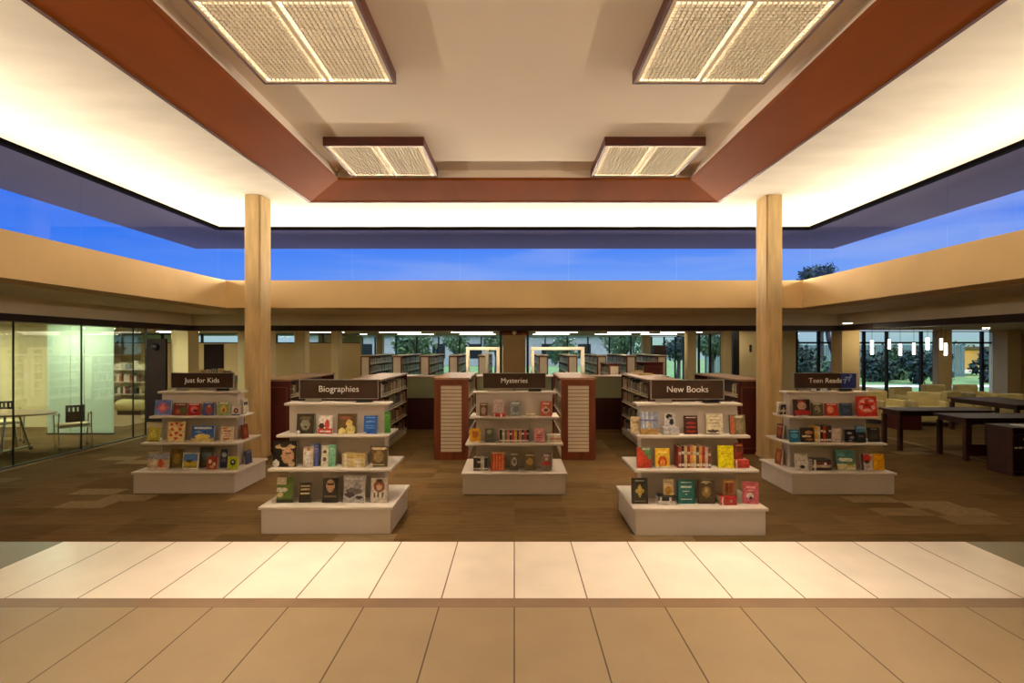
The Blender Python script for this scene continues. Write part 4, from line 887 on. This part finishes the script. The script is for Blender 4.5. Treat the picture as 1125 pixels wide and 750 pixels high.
# dark low bookcase at the right edge
e = empty('low_bookcase', (8.36, 8.45, 0), 'low black brown bookcase cut by the right edge', 'bookcase')
MB().box(-.87, -.24, .70, .87, .25, .735).build('top_panel', 'darkwood', e, .004)
MB().box(-.85, .2, 0, .85, .23, .70).build('back_panel', 'darkwood', e)
for x0, x1 in ((-.85, -.82), (.82, .85)): MB().box(x0, -.22, 0, x1, .2, .70).build('side_panel', 'darkwood', e, .003)
for z in (.05, .37): MB().box(-.82, -.2, z, .82, .2, z+.025).build('shelf', 'darkwood', e)
for i in range(12):
    add_book((8.36-.78+i*.068, 8.33, .396), (0, 0, 0), .15, .21+.012*(i % 3), .058, [(30, 20, 22), (44, 18, 18), (24, 24, 30)][i % 3], (), 'dark book with a white spine label in the low bookcase at the right edge', 'spine', band=(226, 220, 206), group='dark labelled books in the low bookcase', nx=1, ny=1)
o = MB().box(-.16, -.11, 0, .16, .11, .012).build('paper_sheets', 'white'); o.location = (7.9, 8.42, .735); tag(o, 'white sheets of paper lying on the low dark bookcase', 'paper')
# pendants
for i, (px, yt, yb, D, nm) in enumerate(((958, 374, 389, 12.6, 'leftmost pendant lamp, hanging lower'), (977, 373, 383, 14.2, 'second pendant from the left'), (989, 378, 390, 12.8, 'third pendant from the left'), (1004, 377, 389, 13.6, 'middle pendant, hanging right of the third'), (1019, 371, 384, 12.2, 'pendant hanging in front of the slim window pillar'), (1034, 372, 384, 14.0, 'higher of the close pair'), (1039, 377, 390, 13.0, 'rightmost pendant, lower of the close pair'))):
    za, zb = wz(yb, D), wz(yt, D)
    e = empty('pendant_lamp', (wx(px, D), D, zl), 'white glowing cylinder lamp over the armchairs, '+nm, 'pendant lamp', 'cylinder pendant lamps')
    MB().tube([(0, 0, za-zl), (0, 0, zb-zl)], .03, 16).build('lamp_shade', 'pendant', e)
    MB().tube([(0, 0, zb-zl), (0, 0, 0)], .004, 6).build('cord', 'black', e)
    MB().tube([(0, 0, -.02), (0, 0, 0)], .05, 12).build('ceiling_rose', 'silver', e)
# strip lamps in the low ceiling
for X, nm in ((-3.2, 'far left'), (-1.2, 'left'), (1.2, 'right'), (3.2, 'far right')):  # row added out of view to light the desk and portal fronts
    e = empty('strip_light', (X, 15.2, zl), 'added unseen linear lamp above the service desk, %s one of four' % nm, 'ceiling light', 'added strip lights over the desk')
    MB().box(-.7, -.06, -.02, .7, .06, 0).build('housing', 'slat', e); MB().box(-.68, -.05, -.024, .68, .05, -.02).build('lamp_tube', 'addedtube', e)
for D in (17.6, 20.6, 23.8):
    for X in (-7.2, -4.3, -1.6, 1.6, 4.3, 7.0):
        if D > 18 and X > 6.9: X = 6.3
        e = empty('strip_light', (X, D, zl), 'thin linear ceiling lamp over the far stacks, %s row, %s' % ({17.6: 'nearest', 20.6: 'middle', 23.8: 'farthest'}[D], {-7.2: 'leftmost', -4.3: 'second from left', -1.6: 'just left of centre', 1.6: 'just right of centre', 4.3: 'second from right'}.get(X, 'rightmost')), 'ceiling light', 'linear strip lights')
        MB().box(-.8, -.05, -.012, .8, .05, 0).build('housing', 'slat', e); MB().box(-.78, -.03, -.016, .78, .03, -.012).build('lamp_tube', 'tube', e)
def downlight(X, D, nm):
    e = empty('downlight', (X, D, zl), 'round recessed ceiling downlight, '+nm, 'ceiling light', 'recessed downlights')
    MB().tube([(0, 0, -.012), (0, 0, 0)], .11, 20).build('ring', 'white', e); MB().tube([(0, 0, -.015), (0, 0, -.012)], .085, 20).build('lens', 'disc', e)
downlight(wx(931, 12.8), 12.8, 'over the Teen Reads sign'); downlight(wx(961, 14.0), 14.0, 'right of the Teen Reads sign'); downlight(wx(1083, 10.9), 10.9, 'above the reading tables'); downlight(12.6, 12.2, 'added beyond the frame right of the tables'); downlight(14, 16.2, 'added over the far armchairs')  # last two are added to brighten the lounge side
for (x, y, nm, m_) in ((-10.6, 9.5, 'in the meeting room', 'greenlamp'), (-12.4, 11.6, 'at the back of the meeting room', 'greenlamp'), (-9.7, 12.75, 'added behind the frosted screen', 'greenlamp'), (-9.6, 11.3, 'added over the black backed chair', 'greenlamp'), (-12.2, 15.6, 'over the bolster bench', 'greenlamp'), (-12, 19.5, 'over the childrens area', 'greenlamp')):  # panels behind and before the frosted screen are added to brighten it
    e = empty('panel_light', (x, y, zl), 'flat square ceiling panel lamp '+nm, 'ceiling light', 'left room panel lamps')
    MB().box(-.62, -.32, -.03, .62, .32, 0).build('housing', 'slat', e); MB().box(-.59, -.29, -.036, .59, .29, -.03).build('lamp_lens', m_, e)

# ---------------------------------------------------------------- outdoors
sbox('lawn', 'grass', -40, Y1+.3, -.25, 60, 90, -.12)
sbox('lawn', 'grass', 9.4, 18.5, -.25, 60, Y1+.3, -.12)
sbox('path', 'path', 9.4, 27.6, -.12, 60, 28.8, -.06)
def tree(x, y, h, r, label, m='leaf', nl=900, trunk=True, flat=.8, group=None, s=.16):
    e = empty('tree' if trunk else 'bush', (x, y, -.12), label, 'tree' if trunk else 'bush', group)
    rnd = random.Random(int(x*31+y*7)); mb = MB(); cz = h-r*flat
    lobes = [(rnd.uniform(-.5, .5)*r, rnd.uniform(-.5, .5)*r, (cz+rnd.uniform(-.45, .4)*r*flat) if trunk else rnd.uniform(.2, max(.3, h-.5*r)), r*rnd.uniform(.4, .65)) for _ in range(9 if trunk else 13)]
    for i in range(nl):
        lx, ly, lz, lr = rnd.choice(lobes); v = Vector((rnd.gauss(0, 1), rnd.gauss(0, 1), rnd.gauss(0, 1))).normalized()
        c = Vector((lx, ly, lz))+v*lr*rnd.uniform(.55, 1)
        u = Vector((rnd.gauss(0, 1), rnd.gauss(0, 1), rnd.gauss(0, 1))).normalized(); w = u.cross(v)
        if w.length < .1: continue
        w.normalize(); q = s*rnd.uniform(.6, 1.3)
        mb.quad([c-u*q, c+w*q*.5, c+u*q, c-w*q*.5])
    mb.build('foliage', m, e, recalc=False)
    tb = MB().tube([(0, 0, -.1), (.05, 0, h*.35), (0, .05, cz)], [.16, .11, .05])
    for a in (0, 2.1, 4.2): tb.tube([(.03, 0, h*.35), (math.cos(a)*r*.5, math.sin(a)*r*.5, cz+.1*r)], [.08, .03])
    tb.build('trunk' if trunk else 'stems', 'bark', e)
for i, (px, D, h, r, m, nm) in enumerate((
    (454, 38, 3.6, 1.7, 'leaf', 'left of the far window wall centre'), (500, 47, 3.2, 1.2, 'leaf', 'beyond the left portal frame'), (545, 40, 3.4, 1.1, 'leaf', 'left of the centre column'),
    (618, 42, 3.0, 1.4, 'leaf', 'above the right portal frame'), (686, 38, 4.2, 1.9, 'leaf', 'left of the far right pillar'), (745, 36, 3.0, 1.2, 'leaf2', 'behind the tall cabinet'), (782, 31, 3.4, 1.3, 'leaf', 'in the dark windows left of the tall right column'))):
    tree(wx(px, D), D, h, r, 'green leafy tree outside the windows, '+nm, m, 1300)
for i, (px, D, h, r, m, nm) in enumerate(((885, 31, 2.5, 1.3, 'leaf2', 'leftmost behind the Teen Reads sign'), (921, 27, 1.7, .9, 'leaf', 'low one right of the bare trunk'), (962, 33, 2.2, 1.1, 'leaf2', 'behind the leftmost pendant'), (986, 34.5, 2.3, .9, 'leaf', 'behind the second and third pendants'), (1006, 31, 2.15, .8, 'leaf2', 'left of the slim window pillar'), (1033, 29, 2.1, .8, 'leaf2', 'right of the slim window pillar'), (1086, 32, 2.3, .9, 'leaf2', 'right of the yellow lit building'), (1052, 48, 2.7, 1.6, 'leaf2', 'behind the yellow lit building'))):
    tree(wx(px, D), D, h, r, 'dark green bush in the garden outside, '+nm, m, 1300, trunk=False)
# bare leaning trunk outside
e = empty('bare_tree', (wx(917, 23), 23, -.12), 'bare forked tree trunk outside behind the Teen Reads sign', 'tree')
MB().tube([(0, 0, -.1), (.0, 0, 1.0), (.15, 0, 2.0), (.5, 0, 3.2)], [.3, .24, .17, .12]).build('trunk', 'bark', e, smooth=True)
MB().tube([(.05, 0, 1.6), (-.25, 0, 2.4), (-.4, 0, 3.4)], [.13, .1, .08]).tube([(.2, 0, 2.1), (-.1, .1, 2.9), (.1, .1, 3.6)], [.08, .06, .05]).tube([(.3, 0, 2.5), (.8, 0, 2.8), (1.2, 0, 3.3)], [.08, .05, .03]).build('branches', 'bark', e, smooth=True)
# tree crown seen over the right beam
tree(wx(902, 34), 34, wz(290, 34)+.12, 1.3, 'tall dark tree whose crown shows above the right beam', 'leaf2', 2600, s=.14)
# fence and buildings
e = empty('slat_fence', (22, 37, -.12), 'grey green slat fence closing the garden outside', 'fence')
mb = MB(); x = -9
while x < 8.5: mb.box(x, -.02, .05, x+.11, .02, 2.2); x += .15
mb.build('slats', 'fence', e)
for x in range(-9, 9, 3): MB().box(x-.05, .02, 0, x+.05, .12, 2.3).build('post', 'bark', e)
e = empty('garden_building', (wx(1058, 40), 40.5, -.12), 'yellow sided garden building seen through the right windows', 'building')
MB().box(-1.6, -1, .4, 1.3, 2, 1.95).build('wall', 'siding', e); MB().box(-1.8, -1.3, 1.95, 1.5, 2.3, 2.1).build('roof', 'bark', e); MB().box(-1.7, -1.15, .2, 1.4, -1, .42).build('ledge', 'path', e)
area('garden_lamp', (wx(1058, 38), 37.5, 2.6), 3, .4, 130, (255, 190, 90), (math.radians(55), 0, 0))
e = empty('concrete_building', (-1, 60, -.12), 'long pale concrete building outside beyond the far windows', 'building')
MB().box(-22, 0, 0, 14, 8, 3.4).build('wall', 'conc', e); MB().box(-22.3, -.5, 3.4, 14.3, 8.3, 3.65).build('roof_edge', 'path', e)
for x in range(-20, 13, 4): MB().box(x, -.03, .8, x+1.4, .02, 2.4).build('window', 'black', e)

# ---------------------------------------------------------------- sky
w = bpy.data.worlds.new('dusk_sky'); S.world = w; w.use_nodes = True; nt = w.node_tree; N = nt.nodes; Lk = nt.links
bg = N['Background']; tc = N.new('ShaderNodeTexCoord'); sp = N.new('ShaderNodeSeparateXYZ'); Lk.new(tc.outputs['Generated'], sp.inputs[0])
rp = N.new('ShaderNodeValToRGB'); el = rp.color_ramp.elements
el[0].position = 0; el[0].color = L3((176, 206, 206)); el[1].position = .55; el[1].color = L3((196, 192, 186))
for p, c in ((.035, (196, 214, 226)), (.08, (120, 160, 225)), (.12, (122, 168, 248)), (.17, (88, 144, 246)), (.25, (30, 84, 210))):
    x = el.new(p); x.color = L3(c)
Lk.new(sp.outputs['Z'], rp.inputs[0])
nz = N.new('ShaderNodeTexNoise'); nz.inputs['Scale'].default_value = 3.2; nz.inputs['Detail'].default_value = 5.5
mp = N.new('ShaderNodeMapping'); mp.inputs['Scale'].default_value = (1, 1, 7); Lk.new(tc.outputs['Generated'], mp.inputs[0]); Lk.new(mp.outputs[0], nz.inputs[0])
mr = N.new('ShaderNodeMapRange'); mr.inputs['From Min'].default_value = .48; mr.inputs['From Max'].default_value = .75; mr.inputs['To Max'].default_value = .75
Lk.new(nz.outputs[0], mr.inputs[0])
# deeper blue to the west (left), paler to the east
mx = N.new('ShaderNodeMix'); mx.data_type = 'RGBA'; mx.inputs['B'].default_value = L3((160, 184, 244)); Lk.new(mr.outputs[0], mx.inputs['Factor']); Lk.new(rp.outputs[0], mx.inputs['A'])
m2 = N.new('ShaderNodeMapRange'); m2.inputs['From Min'].default_value = -.75; m2.inputs['From Max'].default_value = 0; m2.inputs['To Min'].default_value = .75; m2.inputs['To Max'].default_value = 0
Lk.new(sp.outputs['X'], m2.inputs[0])
m5 = N.new('ShaderNodeMapRange'); m5.inputs['From Min'].default_value = .05; m5.inputs['From Max'].default_value = .1; Lk.new(sp.outputs['Z'], m5.inputs[0])
m6 = N.new('ShaderNodeMath'); m6.operation = 'MULTIPLY'; Lk.new(m2.outputs[0], m6.inputs[0]); Lk.new(m5.outputs[0], m6.inputs[1])
m3 = N.new('ShaderNodeMix'); m3.data_type = 'RGBA'; m3.inputs['B'].default_value = L3((22, 116, 244)); Lk.new(m6.outputs[0], m3.inputs['Factor']); Lk.new(mx.outputs['Result'], m3.inputs['A'])
Lk.new(m3.outputs['Result'], bg.inputs[0]); m4 = N.new('ShaderNodeMapRange'); m4.inputs['From Min'].default_value = .2; m4.inputs['From Max'].default_value = .55; m4.inputs['To Min'].default_value = 1.0; m4.inputs['To Max'].default_value = 7  # overhead sky, out of view, is raised to brighten the outdoors
Lk.new(sp.outputs['Z'], m4.inputs[0]); Lk.new(m4.outputs[0], bg.inputs[1])

# ---------------------------------------------------------------- camera and view
cam = bpy.data.cameras.new('camera'); co = bpy.data.objects.new('camera', cam); C.objects.link(co); S.camera = co
co.location = (0, 0, H); co.rotation_euler = (PI/2, 0, 0)
cam.sensor_width = 36; cam.lens = F/1125*36; cam.shift_x = -2.5/1125; cam.shift_y = 6/1125; cam.clip_end = 300
S.view_settings.view_transform = 'Standard'; S.view_settings.look = 'None'; S.view_settings.gamma = 1; S.view_settings.use_curve_mapping = False
S.view_settings.exposure = 0.0
S.cycles.use_denoising = True; S.cycles.max_bounces = 8; S.cycles.diffuse_bounces = 4; S.cycles.transparent_max_bounces = 12; S.cycles.sample_clamp_indirect = 6
